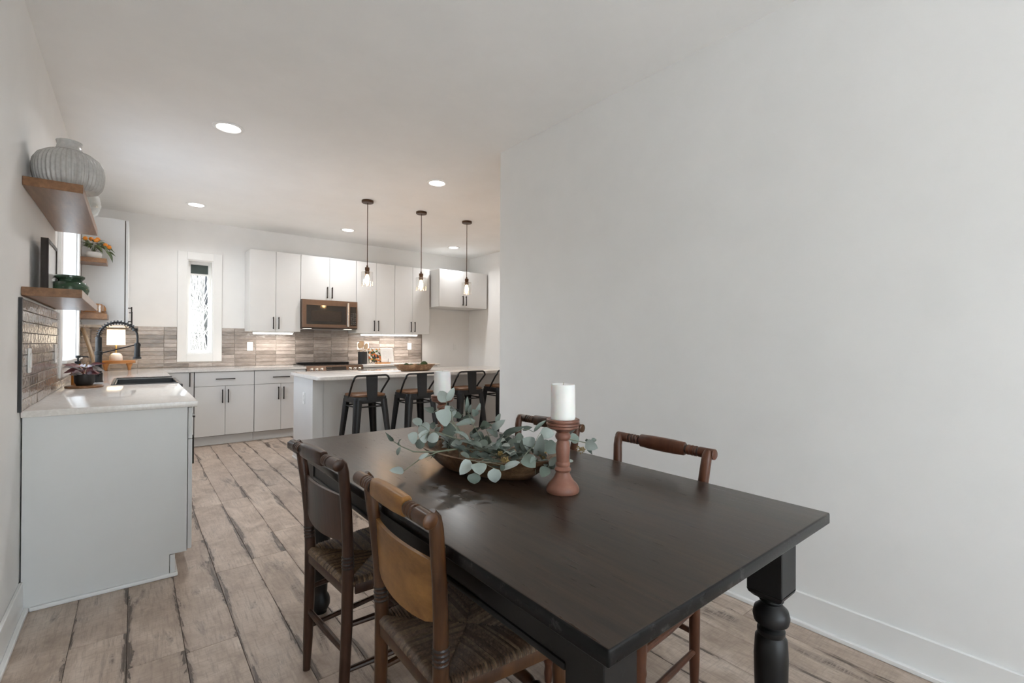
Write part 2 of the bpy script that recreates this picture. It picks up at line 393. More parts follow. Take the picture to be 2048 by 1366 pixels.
# floor planks, one object each
PW, PL = 0.18, 1.22
full = MB().box((-PW/2+.0006, -PL/2+.0006, -0.012), (PW/2-.0006, PL/2-.0006, 0.0), 0.0012).mesh('plank', 'plank', 0)
rng = random.Random(3)
x = 0.525-5*PW-PW
row = 0
while x < XK:
    xa, xb = max(x, XL), min(x+PW, XK)
    if xb-xa > 0.01:
        ylo = YR if xa < XR-.02 else YC
        off = {0.705: 4.555}.get(round(x, 3))
        y = (off-PL*6) if off else YR-rng.random()*PL
        while y < YB:
            ya, yb = max(y, ylo), min(y+PL, YB)
            cx, cy = (xa+xb)/2, (ya+yb)/2
            hid = (xb < 0.14 and ya > 3.08) or (ya > 6.62 and xb < 3.74) or (1.42 < xa and xb < 3.65 and ya > 4.75 and yb < 5.4)
            if yb-ya > 0.03 and not hid:
                if yb-ya > PL-.001 and xb-xa > PW-.001: me = full
                else: me = MB().box((-(xb-xa)/2+.0006, -(yb-ya)/2+.0006, -0.012), ((xb-xa)/2-.0006, (yb-ya)/2-.0006, 0), 0.0012).mesh('plank', 'plank', 0)
                p = bpy.data.objects.new('plank', me); COL.objects.link(p); p.parent = floor; p.location = (cx, cy, 0)
            y += PL
    x += PW; row += 1

# baseboards with shoe moulding
def base_run(name, a, b, nx, ny, h=0.14):
    """a,b floor points on the wall face; n = inward normal"""
    t = 0.014; lo = lambda d0, d1, z0, z1, m: m.box((min(a[0], b[0])+min(nx*d0, nx*d1), min(a[1], b[1])+min(ny*d0, ny*d1), z0), (max(a[0], b[0])+max(nx*d0, nx*d1), max(a[1], b[1])+max(ny*d0, ny*d1), z1), 0.003)
    o = st(obj(name, lo(0, t, 0, h, MB()), 'trim'))
    obj('shoe_moulding', lo(t, t+.018, 0, 0.02, MB()), 'trim', o); return o
base_run('baseboard_left', (XL, YR), (XL, 3.02), 1, 0)
base_run('baseboard_right', (XR, YR), (XR, YC+.014), -1, 0)
base_run('baseboard_passage', (XR, YC), (XK, YC), 0, 1)
base_run('baseboard_far_right', (XK, YC+.03), (XK, YB), -1, 0)
base_run('baseboard_back', (3.76, YB), (XK-.033, YB), 0, -1)

# windows
def window_x(name, y_in, x0, x1, z0, z1, sgn, blind=False, casing=0.098, mull=False):
    """window in a wall facing -y (sgn=-1: room side is -y)"""
    w = thing(name, ((x0+x1)/2, y_in, z0), None, None); st(w)
    c = casing; yo = y_in+sgn*0.02
    mb = MB().box((x0-c, y_in, z0-c), (x0, yo, z1+c), .003).box((x1, y_in, z0-c), (x1+c, yo, z1+c), .003).box((x0, y_in, z1), (x1, yo, z1+c), .003).box((x0, y_in, z0-c), (x1, yo, z0), .003)
    obj('casing', mb, 'trim', w)
    yi = y_in-sgn*0.10; f = 0.045
    mb = MB().box((x0, yi, z0), (x0+f, yi-sgn*.035, z1), .003).box((x1-f, yi, z0), (x1, yi-sgn*.035, z1), .003).box((x0+f, yi, z0), (x1-f, yi-sgn*.035, z0+f), .003).box((x0+f, yi, z1-f), (x1-f, yi-sgn*.035, z1), .003)
    obj('sash', mb, 'trim', w)
    mb = MB().box((x0, y_in, z0-.0), (x0+.012, yi, z1)).box((x1-.012, y_in, z0), (x1, yi, z1)).box((x0+.012, y_in, z1-.012), (x1-.012, yi, z1)).box((x0+.012, y_in, z0), (x1-.012, yi, z0+.012))
    obj('jamb', mb, 'trim', w)
    yg = yi-sgn*.018
    if blind:
        zr = z1-f-.115
        obj('meeting_rail', MB().box((x0+f, yi, zr-.02), (x1-f, yi-sgn*.03, zr), .002), 'trim', w)
        tag(obj('blind', MB().box((x0+f, yg, zr), (x1-f, yg-sgn*.012, z1-f)), 'shadegreen', w), 'dark green strip in the top light')
        obj('pane', MB().box((x0+f, yg, z0+f), (x1-f, yg-sgn*.004, zr-.02)), 'pane', w)
    elif mull:
        xm = (x0+x1)/2
        obj('mullion', MB().box((xm-.05, yi, z0+f), (xm+.05, yi-sgn*.035, z1-f), .003), 'trim', w)
        for p, q in ((x0+f, xm-.05), (xm+.05, x1-f)): obj('pane', MB().box((p, yg, z0+f), (q, yg-sgn*.004, z1-f)), 'pane', w)
    return w
window_x('window_1', YB, W1[0], W1[1], W1[2], W1[3], -1, blind=True)
window_x('window_3', YR, W3[0], W3[1], W3[2], W3[3], 1, casing=0.07, mull=True)
def window_y():
    y0, y1, z0, z1 = W2; c = 0.098
    w = thing('window_2', (XL, (y0+y1)/2, z0), None, None); st(w)
    xo = XL+.02; xi = XL-.10; f = .045
    obj('casing', MB().box((XL, y0-c, z0-c), (xo, y0, z1+c), .003).box((XL, y1, z0-c), (xo, y1+c, z1+c), .003).box((XL, y0, z1), (xo, y1, z1+c), .003).box((XL, y0, z0-c), (xo, y1, z0), .003), 'trim', w)
    obj('sash', MB().box((xi, y0, z0), (xi-.035, y0+f, z1), .003).box((xi, y1-f, z0), (xi-.035, y1, z1), .003).box((xi, y0+f, z0), (xi-.035, y1-f, z0+f), .003).box((xi, y0+f, z1-f), (xi-.035, y1-f, z1), .003), 'trim', w)
    obj('jamb', MB().box((XL, y0, z0), (xi, y0+.012, z1)).box((XL, y1-.012, z0), (xi, y1, z1)).box((XL, y0+.012, z1-.012), (xi, y1-.012, z1)).box((XL, y0+.012, z0), (xi, y1-.012, z0+.012)), 'trim', w)
    ym = (y0+y1)/2
    obj('mullion', MB().box((xi, ym-.04, z0+f), (xi-.03, ym+.04, z1-f), .003), 'trim', w)
    for p, q in ((y0+f, ym-.04), (ym+.04, y1-f)): obj('pane', MB().box((xi-.016, p, z0+f), (xi-.02, q, z1-f)), 'pane', w)
    obj('sill', MB().box((XL-.09, y0-.02, z0-.004), (XL+.045, y1+.02, z0+.018), .004), 'trim', w)
window_y()
# daylight portals in the window openings (guide the sky's own light, emit nothing themselves)
for nm, loc, sx, sy, rot in (('portal_rear', ((W3[0]+W3[1])/2, YR-.12, (W3[2]+W3[3])/2), W3[1]-W3[0], W3[3]-W3[2], (PI/2, 0, PI)),
                             ('portal_sink', (XL-.13, (W2[0]+W2[1])/2, (W2[2]+W2[3])/2), W2[3]-W2[2], W2[1]-W2[0], (0, -PI/2, 0)),
                             ('portal_back', ((W1[0]+W1[1])/2, YB+.13, (W1[2]+W1[3])/2), W1[1]-W1[0], W1[3]-W1[2], (-PI/2, 0, 0))):
    p = area(nm, loc, sx, 1.0, shape='RECTANGLE', rot=rot, size_y=sy); p.data.cycles.is_portal = True

# backsplash tiles (children of the walls)
TW, TH = 0.25, 0.05
def tile_mesh(w, axis):
    m = MB()
    if axis == 'x': m.box((-w/2+.0014, -.008, -TH/2+.0014), (w/2-.0014, 0, TH/2-.0014), 0.0016)
    else: m.box((0, -w/2+.0014, -TH/2+.0014), (.008, w/2-.0014, TH/2-.0014), 0.0016)
    return m.mesh('tile', 'tile', 0)
def tile_run(wall, axis, u0, u1, base, holes, ztop=1.408):
    cache = {}; z = ZC
    gb = MB(); hs_ = [(ha, hb, max(za, ZC), ztop) for ha, hb, za, zb in holes]
    wall_boxes(gb, u0, u1, ZC, ztop, hs_, lambda m, a, b, c, d: m.box((a, YB-.004, c), (b, YB, d)) if axis == 'x' and d-c > 1e-4 else (m.box((XL, a, c), (XL+.004, b, d)) if d-c > 1e-4 else None))
    obj('grout_bed', gb, 'grout', wall, 0)
    rng2 = random.Random(5)
    for r in range(int(round((ztop-ZC)/TH))):
        zc = z+TH*(r+.5); k = math.floor((u0-base)/TW)
        while base+k*TW < u1:
            segs = [(max(u0, base+k*TW), min(u1, base+(k+1)*TW))]
            for ha, hb, za, zb in holes:
                if za < zc+TH*.4 and zb > zc-TH*.4:
                    ns = []
                    for a, b in segs:
                        if hb <= a or ha >= b: ns.append((a, b))
                        else:
                            if ha > a: ns.append((a, ha))
                            if hb < b: ns.append((hb, b))
                    segs = ns
            for a, b in segs:
                if b-a < .012: continue
                w = round(b-a, 4)
                if w not in cache: cache[w] = tile_mesh(w, axis)
                o = bpy.data.objects.new('tile', cache[w]); COL.objects.link(o); o.parent = wall
                t = rng2.uniform(-.0012, .0008); tl = rng2.uniform(-.006, .006)
                o.location = ((a+b)/2, YB-.003+t, zc) if axis == 'x' else (XL+.003-t, (a+b)/2, zc)
                o.rotation_euler = (tl, 0, rng2.uniform(-.004, .004)) if axis == 'x' else (0, tl, rng2.uniform(-.004, .004))
            k += 1
tile_run(wall_back, 'x', XL+.012, 3.775, 0.034, [(W1[0]-.098, W1[1]+.098, .977, 3)])
tile_run(wall_left, 'y', 2.965, YB-.012, 2.90, [(W2[0]-.098, W2[1]+.098, .977, 3)])
obj('edge_strip', MB().box((XL, 2.945, ZC), (XL+.012, 2.963, 1.412)), 'black', wall_left)
obj('edge_strip', MB().box((XL, 2.963, 1.408), (XL+.012, 4.262, 1.414)), 'white', wall_left)
obj('edge_strip', MB().box((3.775, YB-.011, ZC), (3.783, YB, 1.41)), 'micro', wall_back)

# ================================================================== KITCHEN CABINETS
def pull(mb, p, length, axis, out, r=0.0055, stand=0.028):
    """bar pull centred at p on a front; axis = bar direction, out = outward normal"""
    p, ax, o = Vector(p), Vector(axis), Vector(out)
    def bx(a, b, t):
        d = [t if abs(o[i]) < .5 and abs(ax[i]) < .5 else (t if True else 0) for i in range(3)]
        lo = Vector((min(a[i], b[i])-d[i]*(abs((b-a).normalized()[i]) < .5) for i in range(3)))
        hi = Vector((max(a[i], b[i])+d[i]*(abs((b-a).normalized()[i]) < .5) for i in range(3)))
        mb.box(lo, hi, 0.001)
    bx(p+o*stand-ax*length/2, p+o*stand+ax*length/2, r)
    for s in (-1, 1): bx(p+ax*s*length*.42, p+ax*s*length*.42+o*stand, r*.8)
    return mb
def front_y(parent, name, x0, x1, z0, z1, y, hp, haxis, hl=0.16):
    """door/drawer facing -y, front face at y"""
    g = .0018
    d = obj(name, MB().box((x0+g, y, z0+g), (x1-g, y+.019, z1-g), .0012), 'cab', parent)
    if hp: obj('handle', pull(MB(), (hp[0], y, hp[1]), hl, haxis, (0, -1, 0)), 'handle', d)
    return d
def front_x(parent, name, y0, y1, z0, z1, x, hp, haxis, hl=0.16):
    g = .0018
    d = obj(name, MB().box((x-.019, y0+g, z0+g), (x, y1-g, z1-g), .0012), 'cab', parent)
    if hp: obj('handle', pull(MB(), (x, hp[0], hp[1]), hl, haxis, (1, 0, 0)), 'handle', d)
    return d
XA, ZA = (1, 0, 0), (0, 0, 1)
YF, YT, YU = 6.5315, 6.604, 6.8076
ZTK, ZBT = 0.115, 0.877
def base_back(x0, x1, label, drawer=True, single=None):
    t = thing('base_cabinet', ((x0+x1)/2, (YF+YB)/2, 0), label, 'cabinet', 'base cabinets along the back wall')
    obj('body', MB().box((x0+.001, YF+.0205, ZTK-.005), (x1-.001, YB-.003, ZBT)), 'carc', t, 0)
    obj('toe_kick', MB().box((x0, YT, 0), (x1, YT+.016, ZTK-.006)).box((x0, YT-.012, 0), (x1, YT, .018), .003), 'cab', t, 0)
    zt = ZBT-.005
    if single is not None:
        front_y(t, 'door', x0, x1, ZTK, zt, YF, (single, .79), ZA)
        return t
    zd = zt-.17; xm = (x0+x1)/2
    front_y(t, 'drawer', x0, x1, zd, zt, YF, (xm, zd+.085), XA, .20)
    front_y(t, 'door', x0, xm, ZTK, zd, YF, (xm-.03, zd-.12), ZA); front_y(t, 'door', xm, x1, ZTK, zd, YF, (xm+.03, zd-.12), ZA)
    return t
base_back(0.258, 0.541, 'narrow one-door base cabinet in the corner beside the black sink', single=0.50)
base_back(0.546, 1.160, 'grey base cabinet under the slim back window, drawer above two doors')
base_back(1.163, 1.766, 'grey base cabinet just left of the bronze range')
base_back(2.534, 3.138, 'base cabinet just right of the bronze range, mostly behind the island')
base_back(3.140, 3.744, 'last base cabinet on the right, beside the empty fridge alcove')

def upper_back(x0, x1, z0, label, z1=2.427, y=YU, depth=None, two=True, side=False):
    t = thing('wall_cabinet', ((x0+x1)/2, (y+YB)/2, z0), label, 'cabinet', 'wall cabinets on the back wall')
    obj('body', MB().box((x0, y+.0205, z0), (x1, YB-.003, z1-.001)), 'cab', t, 0)
    obj('reveal', MB().box((x0+.004, y+.0185, z0+.004), (x1-.004, y+.0203, z1-.004)), 'carc', t, 0)
    xm = (x0+x1)/2
    front_y(t, 'door', x0, xm, z0, z1, y, (xm-.033, z0+.11), ZA); front_y(t, 'door', xm, x1, z0, z1, y, (xm+.033, z0+.11), ZA)
    return t
upper_back(1.150, 1.767, 1.3694, 'white two-door wall cabinet between the slim window and the microwave')
upper_back(1.769, 2.534, 1.818, 'short white two-door wall cabinet directly above the microwave')
upper_back(2.537, 3.139, 1.3694, 'white two-door wall cabinet just right of the microwave')
upper_back(3.141, 3.744, 1.3694, 'white two-door wall cabinet above the right outlet, next to the fridge cabinet')
upper_back(3.775, 4.700, 1.812, 'deep white two-door cabinet above the empty fridge alcove', z1=2.41, y=6.545)

# wall cabinet on the left wall
t = thing('wall_cabinet', (XL+.16, 6.56, 1.385), 'tall white wall cabinet on the left wall above the lit table lamp', 'cabinet')
obj('body', MB().box((XL+.003, 6.0, 1.385), (-.078, YB-.003, 2.42)), 'cab', t, 0)
obj('reveal', MB().box((-.0779, 6.004, 1.39), (-.071, YB-.01, 2.416)), 'carc', t, 0)
front_x(t, 'door', 6.0, 6.56, 1.385, 2.42, -.05, (6.05, 1.49), ZA); front_x(t, 'door', 6.56, YB-.006, 1.385, 2.42, -.05, (7.0, 1.49), ZA)

# left run of base cabinets (peninsula end faces the camera)
XFd = 0.247
def base_left(y0, y1, label, drawer=True, sink=False):
    t = thing('base_cabinet', (0, (y0+y1)/2, 0), label, 'cabinet', 'base cabinets along the left wall')
    zt = ZBT-.005 if not sink else .62
    obj('body', MB().box((XL+.003, y0+.001, ZTK-.005), (XFd-.0205, y1-.001, zt-.01)), 'carc', t, 0)
    obj('toe_kick', MB().box((.158, y0, 0), (.174, y1, ZTK-.006)).box((.174, y0, 0), (.186, y1, .018), .003), 'trim', t, 0)
    ym = (y0+y1)/2; zd = zt-.17 if drawer else zt
    if drawer: front_x(t, 'drawer', y0, y1, zd, zt, XFd, (ym, zd+.085), (0, 1, 0), .18)
    front_x(t, 'door', y0, ym, ZTK, zd, XFd, (ym-.03, zd-.12), ZA); front_x(t, 'door', ym, y1, ZTK, zd, XFd, (ym+.03, zd-.12), ZA)
base_left(3.043, 3.73, 'base cabinet at the open end of the left run, beside the dining area')
base_left(3.732, 4.418, 'base cabinet just before the black apron sink')
base_left(4.42, 5.262, 'sink base cabinet under the black apron sink', drawer=False, sink=True)
base_left(5.264, 6.50, 'base cabinet between the black sink and the back corner')
t = thing('end_panel', (-.08, 3.03, 0), 'plain light grey cabinet end panel facing the dining table', 'panel')
obj('panel', MB().prism([(XL+.006, 0), (.150, 0), (.150, ZTK), (.2235, ZTK), (.2235, ZBT), (XL+.006, ZBT)], 3.022, 3.041).xform(Matrix(((1, 0, 0, 0), (0, 0, 1, 0), (0, 1, 0, 0), (0, 0, 0, 1)))), 'cab', t, 0)
obj('toe_block', MB().box((.1525, 3.023, .001), (.174, 3.041, ZTK-.004)), 'cab', t, 0)
obj('shoe_moulding', MB().box((XL+.034, 3.008, 0), (.186, 3.0215, .02), .005, 2), 'trim', t)

# ------------------------------------------------------------------ worktops
def top_poly(name, poly, z0, z1, label, bev=0.003):
    o = obj(name, MB().prism(poly, z0, z1, bev), 'quartz'); return tag(o, label, 'worktop')
SY0, SY1, SX0 = 4.44, 5.24, -.128     # sink cut-out (open to the front)
CF = YF-.027
top_poly('worktop', [(XL+.003, 3.003), (.266, 3.003), (.266, SY0), (SX0, SY0), (SX0, SY1), (.266, SY1), (.266, CF), (1.764, CF), (1.764, YB-.012), (XL+.003, YB-.012)], ZC-.031, ZC, 'L-shaped pale quartz worktop running from the dining end round to the range')
top_poly('worktop', [(2.536, CF), (3.772, CF), (3.772, YB-.012), (2.536, YB-.012)], ZC-.031, ZC, 'short pale quartz worktop right of the range holding the cookbook')

# sink
t = thing('sink', (.07, 4.84, .64), 'black apron-front sink set into the left worktop', 'sink')
mb = MB(); a0, a1 = SX0+.002, .296
mb.box((a0, SY0+.002, .655), (a1, SY1-.002, .667)).box((a0, SY0+.002, .667), (a0+.02, SY1-.002, .899), .003).box((a1-.024, SY0+.002, .667), (a1, SY1-.002, .899), .004).box((a0+.02, SY0+.002, .667), (a1-.024, SY0+.022, .899), .003).box((a0+.02, SY1-.022, .667), (a1-.024, SY1-.002, .899), .003)
obj('basin', mb, 'sinkblack', t)
obj('rim', MB().box((a0-.004, SY0-.010, .9085), (a0+.012, SY1+.010, .913), .0015).box((a0+.012, SY0-.010, .9085), (.268, SY0+.010, .913), .0015).box((a0+.012, SY1-.010, .9085), (.268, SY1+.010, .913), .0015), 'black', t)
obj('drain', MB().lathe([(.0, .668), (.045, .668), (.045, .672), (.03, .673), (.0, .671)], 20, (.09, 4.84, 0)), 'chrome', t)
# faucet
fx, fy = -.215, 4.86
t = thing('faucet', (fx, fy, ZC), 'black spring-neck kitchen faucet with pull-down spray head', 'faucet')
obj('body', MB().lathe([(.03, ZC), (.03, ZC+.006), (.026, ZC+.012), (.026, ZC+.07), (.021, ZC+.075), (.021, ZC+.21), (.025, ZC+.212), (.025, ZC+.235), (.02, ZC+.238), (.02, 1.255), (.012, 1.262), (0, 1.262)], 20, (fx, fy, 0)), 'black', t)
arc = []
hx = fx+.235
for i in range(25):
    a = PI*(1-i/24*1.0); arc.append((fx+.1175+.1175*math.cos(a), fy, 1.262+.112*math.sin(a)))
arc += [(hx, fy, 1.24), (hx+.001, fy, 1.205)]
h = obj('hose', MB().tube([(fx, fy, 1.25)]+arc, .0075, 8), 'black', t)
co = []
L = 0; pts = [Vector(p) for p in arc[:20]]
turns = 15; N = turns*10
for i in range(N+1):
    f = i/N*(len(pts)-1); k = min(int(f), len(pts)-2); p = pts[k].lerp(pts[k+1], f-k); d = (pts[k+1]-pts[k]).normalized()
    n1 = Vector((0, 1, 0)); n2 = d.cross(n1); an = 2*PI*i/10
    co.append(p+n1*math.cos(an)*.017+n2*math.sin(an)*.017)
obj('spring', MB().tube(co, .0027, 5), 'black', h)
obj('spring_clamp', MB().lathe([(.017, -.012), (.019, -.01), (.019, .01), (.017, .012)], 14, arc[20]), 'black', h)
obj('spray_head', MB().lathe([(.012, 1.215), (.017, 1.21), (.019, 1.15), (.021, 1.10), (.028, 1.095), (.028, 1.085), (.02, 1.083)], 18, (hx, fy, 0)), 'black', t)
obj('support_arm', MB().tube([(fx+.02, fy, ZC+.225), (hx-.018, fy, 1.195)], .0045, 8).lathe([(.0225, 1.185), (.0225, 1.205)], 16, (hx, fy, 0)), 'black', t)
obj('lever', MB().tube([(fx, fy-.02, ZC+.05), (fx, fy-.06, ZC+.062), (fx+.01, fy-.10, ZC+.09)], [.007, .005, .004], 8), 'black', t)

# range
t = thing('range', (2.15, 6.82, 0), 'bronze slide-in electric range between the base cabinets', 'range')
rx0, rx1 = 1.769, 2.531
obj('body', MB().box((rx0+.004, YF+.03, .02), (rx1-.004, YB-.02, .895)), 'micro', t, 0)
obj('cooktop', MB().box((rx0-.012, YF+.055, ZC+.001), (rx1+.012, YB-.02, ZC+.012), .003), 'microglass', t)
obj('vent_bar', MB().box((rx0+.02, 7.02, ZC+.0125), (rx1-.02, 7.1, ZC+.034), .004), 'black', t)
obj('oven_door', MB().box((rx0+.006, YF-.012, .20), (rx1-.006, YF+.029, .80), .004), 'micro', t)
obj('oven_window', MB().box((rx0+.12, YF-.0135, .34), (rx1-.12, YF-.011, .66)), 'microglass', t)
obj('oven_handle', pull(MB(), (2.15, YF-.012, .755), .62, XA, (0, -1, 0), .011, .05), 'chrome', t)
obj('storage_drawer', MB().box((rx0+.006, YF-.008, .04), (rx1-.006, YF+.029, .19), .004), 'micro', t)
cp = obj('control_panel', MB().prism([(YF-.045, .815), (YF+.03, .815), (YF+.055, ZC+.006), (YF-.01, ZC+.004)], rx0, rx1, .002).xform(Matrix(((0, 0, 1, 0), (1, 0, 0, 0), (0, 1, 0, 0), (0, 0, 0, 1)))), 'micro', t)
ny_, nz_ = -.935, .355
def on_panel(u, h): return Vector((u, YF-.045+(.035)*h, .815+(.093)*h))
for u in (1.83, 1.895, 1.96, 2.345, 2.41, 2.475):
    p = on_panel(u, .5); q = Vector((0, ny_, nz_))
    k = MB().lathe([(.021, 0), (.021, .006), (.0175, .008), (.0155, .03), (.012, .032), (0, .032)], 18)
    k.xform(Matrix.Translation(p) @ q.to_track_quat('Z', 'Y').to_matrix().to_4x4()); obj('knob', k, 'chrome', t)
dsp = MB().quad(on_panel(2.02, .12)+Vector((0, -.0012, .0005)), on_panel(2.29, .12)+Vector((0, -.0012, .0005)), on_panel(2.29, .88)+Vector((0, -.0012, .0005)), on_panel(2.02, .88)+Vector((0, -.0012, .0005)))
obj('display', dsp, 'microglass', cp)
mb = MB()
for i in range(4):
    for j in range(3):
        p = on_panel(2.035+.018*i, .25+.25*j)+Vector((0, -.0018, .0007)); mb.box(p-Vector((.004, .0003, .003)), p+Vector((.004, .0003, .003)))
for i in range(3):
    p = on_panel(2.24+.018*i, .3)+Vector((0, -.0018, .0007)); mb.box(p-Vector((.004, .0003, .003)), p+Vector((.004, .0003, .003)))
obj('key_marks', mb, 'slot', cp, 0)

# microwave
YM = 6.745
t = thing('microwave', (2.15, 6.95, 1.419), 'bronze over-the-range microwave below the short wall cabinet', 'microwave')
mx0, mx1, mz0, mz1 = 1.772, 2.531, 1.419, 1.8165
obj('body', MB().box((mx0, YM+.03, mz0), (mx1, YB-.005, mz1)), 'micro', t, 0)
d = obj('door', MB().box((mx0, YM, mz0+.012), (2.405, YM+.03, mz1), .004), 'micro', t)
w_ = obj('window', MB().box((mx0+.055, YM-.0015, mz0+.06), (2.365, YM+.001, mz1-.075)), 'microglass', d)
obj('viewing_screen', MB().box((mx0+.115, YM-.0025, mz0+.10), (2.30, YM-.001, mz1-.15)), plain('microwave_screen', (0.045, 0.033, 0.026), 0.1, bump=0), w_)
obj('handle', MB().box((2.374, YM-.045, mz0+.03), (2.398, YM-.028, mz1-.025), .004).box((2.380, YM-.03, mz0+.05), (2.392, YM, mz0+.07)).box((2.380, YM-.03, mz1-.065), (2.392, YM, mz1-.045)), 'chrome', d)
cp = obj('control_panel', MB().box((2.407, YM, mz0+.012), (mx1, YM+.03, mz1), .004), 'micro', t)
obj('key_field', MB().box((2.425, YM-.0015, mz0+.05), (mx1-.015, YM+.001, mz1-.075)), 'microglass', cp)
mb = MB()
for i in range(3):
    for j in range(6): mb.box((2.437+.027*i, YM-.0028, mz0+.065+.03*j), (2.455+.027*i, YM-.0016, mz0+.079+.03*j))
obj('keys', mb, plain('grey_keys', (0.12, 0.11, 0.10), 0.4), cp, 0)
obj('vent_strip', MB().box((mx0, YM+.004, mz0), (mx1, YM+.03, mz0+.011)), 'black', t, 0)
for xx in (1.86, 2.42): obj('cooktop_lamp', MB().box((xx-.05, YM+.05, mz0-.003), (xx+.05, YM+.12, mz0-.0005)), emit('cooktop_lamp_lens', (1, .95, .85), 2.0), t, 0)

# under-cabinet light bars
def bar(x0, x1, label, yy=6.93, axis='x'):
    if axis == 'x':
        t = thing('light_bar', ((x0+x1)/2, yy, 1.335), label, 'light', 'light bars under the wall cabinets')
        obj('housing', MB().box((x0-.012, yy-.03, 1.352), (x1+.012, yy+.03, 1.3685), .003), 'white', t)
        obj('diffuser', MB().box((x0, yy-.026, 1.334), (x1, yy+.026, 1.3515), .006, 2), emit('light_bar_diffuser', (1.0, 0.97, 0.93), 5.0), t)
        area('bar_light', ((x0+x1)/2, yy, 1.331), x1-x0, BAR_W*(x1-x0)/.5, (1, .95, .9), 'RECTANGLE', parent=t, size_y=.05)
    return t
bar(1.215, 1.695, 'short lit bar under the wall cabinet beside the microwave')
bar(2.66, 3.575, 'long lit bar under the wall cabinets right of the microwave')

# outlets and switches
def plate(p, facing, label, rocker=True, w=.07, h=.115):
    x, y, z = p; t = thing('wall_plate', p, label, 'wall plate', 'white outlet and switch plates')
    ex, out = {'-y': ((1, 0), (0, -1)), '+x': ((0, 1), (1, 0)), '-x': ((0, 1), (-1, 0))}[facing]
    def b(u0, u1, z0, z1, d0, d1, bev=.001):
        a = (x+ex[0]*u0+out[0]*d0, y+ex[1]*u0+out[1]*d0, z+z0); c = (x+ex[0]*u1+out[0]*d1, y+ex[1]*u1+out[1]*d1, z+z1)
        return MB().box(a, c, bev)
    obj('plate', b(-w/2, w/2, -h/2, h/2, 0, .006, .002), 'white', t)
    if rocker: obj('rocker', b(-.017, .017, -.034, .034, .0062, .010), 'white', t)
    else:
        for zz in (-.021, .021):
            s_ = obj('socket', b(-.016, .016, zz-.014, zz+.014, .0062, .0085), 'white', t)
            for uu in (-.006, .006): obj('slot', b(uu-.001, uu+.001, zz-.002, zz+.006, .0086, .0089, 0), 'slot', s_, 0)
yt = YB-.012
plate((1.214, yt, 1.168), '-y', 'white double outlet between the slim window and the range', False)
plate((2.71, yt, 1.175), '-y', 'white plate behind the wooden utensils')
plate((2.825, yt, 1.172), '-y', 'white plate just left above the cookbook')
plate((3.553, yt, 1.172), '-y', 'white plate under the end of the long light bar', False)
plate((4.444, YB-.001, 1.167), '-y', 'white outlet in the empty fridge alcove', False)
plate((XL+.0115, 3.125, 1.13), '+x', 'white switch plate on the tiled left wall nearest the dining area')
plate((XL+.0115, 4.06, 1.145), '+x', 'white switch plate on the tiled left wall beside the sink window')

# ------------------------------------------------------------------ island
IX0, IX1, IY0, IY1 = 1.30, 3.77, 4.405, 5.41
def rpoly(x0, x1, y0, y1, r, n=6):
    out = []
    for cx, cy, a0 in ((x1-r, y1-r, 0), (x0+r, y1-r, PI/2), (x0+r, y0+r, PI), (x1-r, y0+r, 1.5*PI)):
        for i in range(n+1): a = a0+PI/2*i/n; out.append((cx+r*math.cos(a), cy+r*math.sin(a)))
    return out
top_poly('island_worktop', rpoly(IX0, IX1, IY0, IY1, .055), ZC-.031, ZC, 'long pale quartz island worktop with rounded corners')
t = thing('kitchen_island', (2.53, 5.0, 0), 'light grey kitchen island base behind the black stools', 'kitchen island')
px0, px1 = 1.333, 3.735
obj('end_panel', MB().box((px0, 4.70, 0), (px0+.10, 5.385, ZC-.032), .002), 'cab', t)
obj('end_panel', MB().box((px1-.10, 4.70, 0), (px1, 5.385, ZC-.032), .002), 'cab', t)
obj('back_panel', MB().box((px0+.102, 4.712, 0), (px1-.102, 4.732, ZC-.033), .002), 'cab', t)
obj('body', MB().box((px0+.102, 4.733, .1), (px1-.102, 5.35, ZC-.034)), 'cab', t, 0)
for i in range(4):
    a = px0+.102+i*(px1-px0-.204)/4; b = a+(px1-px0-.204)/4
    dd = obj('door', MB().box((a+.002, 5.351, .115), (b-.002, 5.37, ZC-.04), .001), 'cab', t)
    obj('handle', pull(MB(), (b-.05, 5.37, .76), .16, ZA, (0, 1, 0)), 'handle', dd)
obj('shoe_moulding', MB().box((px0, 4.6985, 0), (px1, 4.6995, .02)).box((px0-.012, 4.69, 0), (px0-.0005, 5.385, .02), .004), 'trim', t)
plate((px0-.0005, 4.985, .665), '-x', 'white outlet on the end of the kitchen island', False)

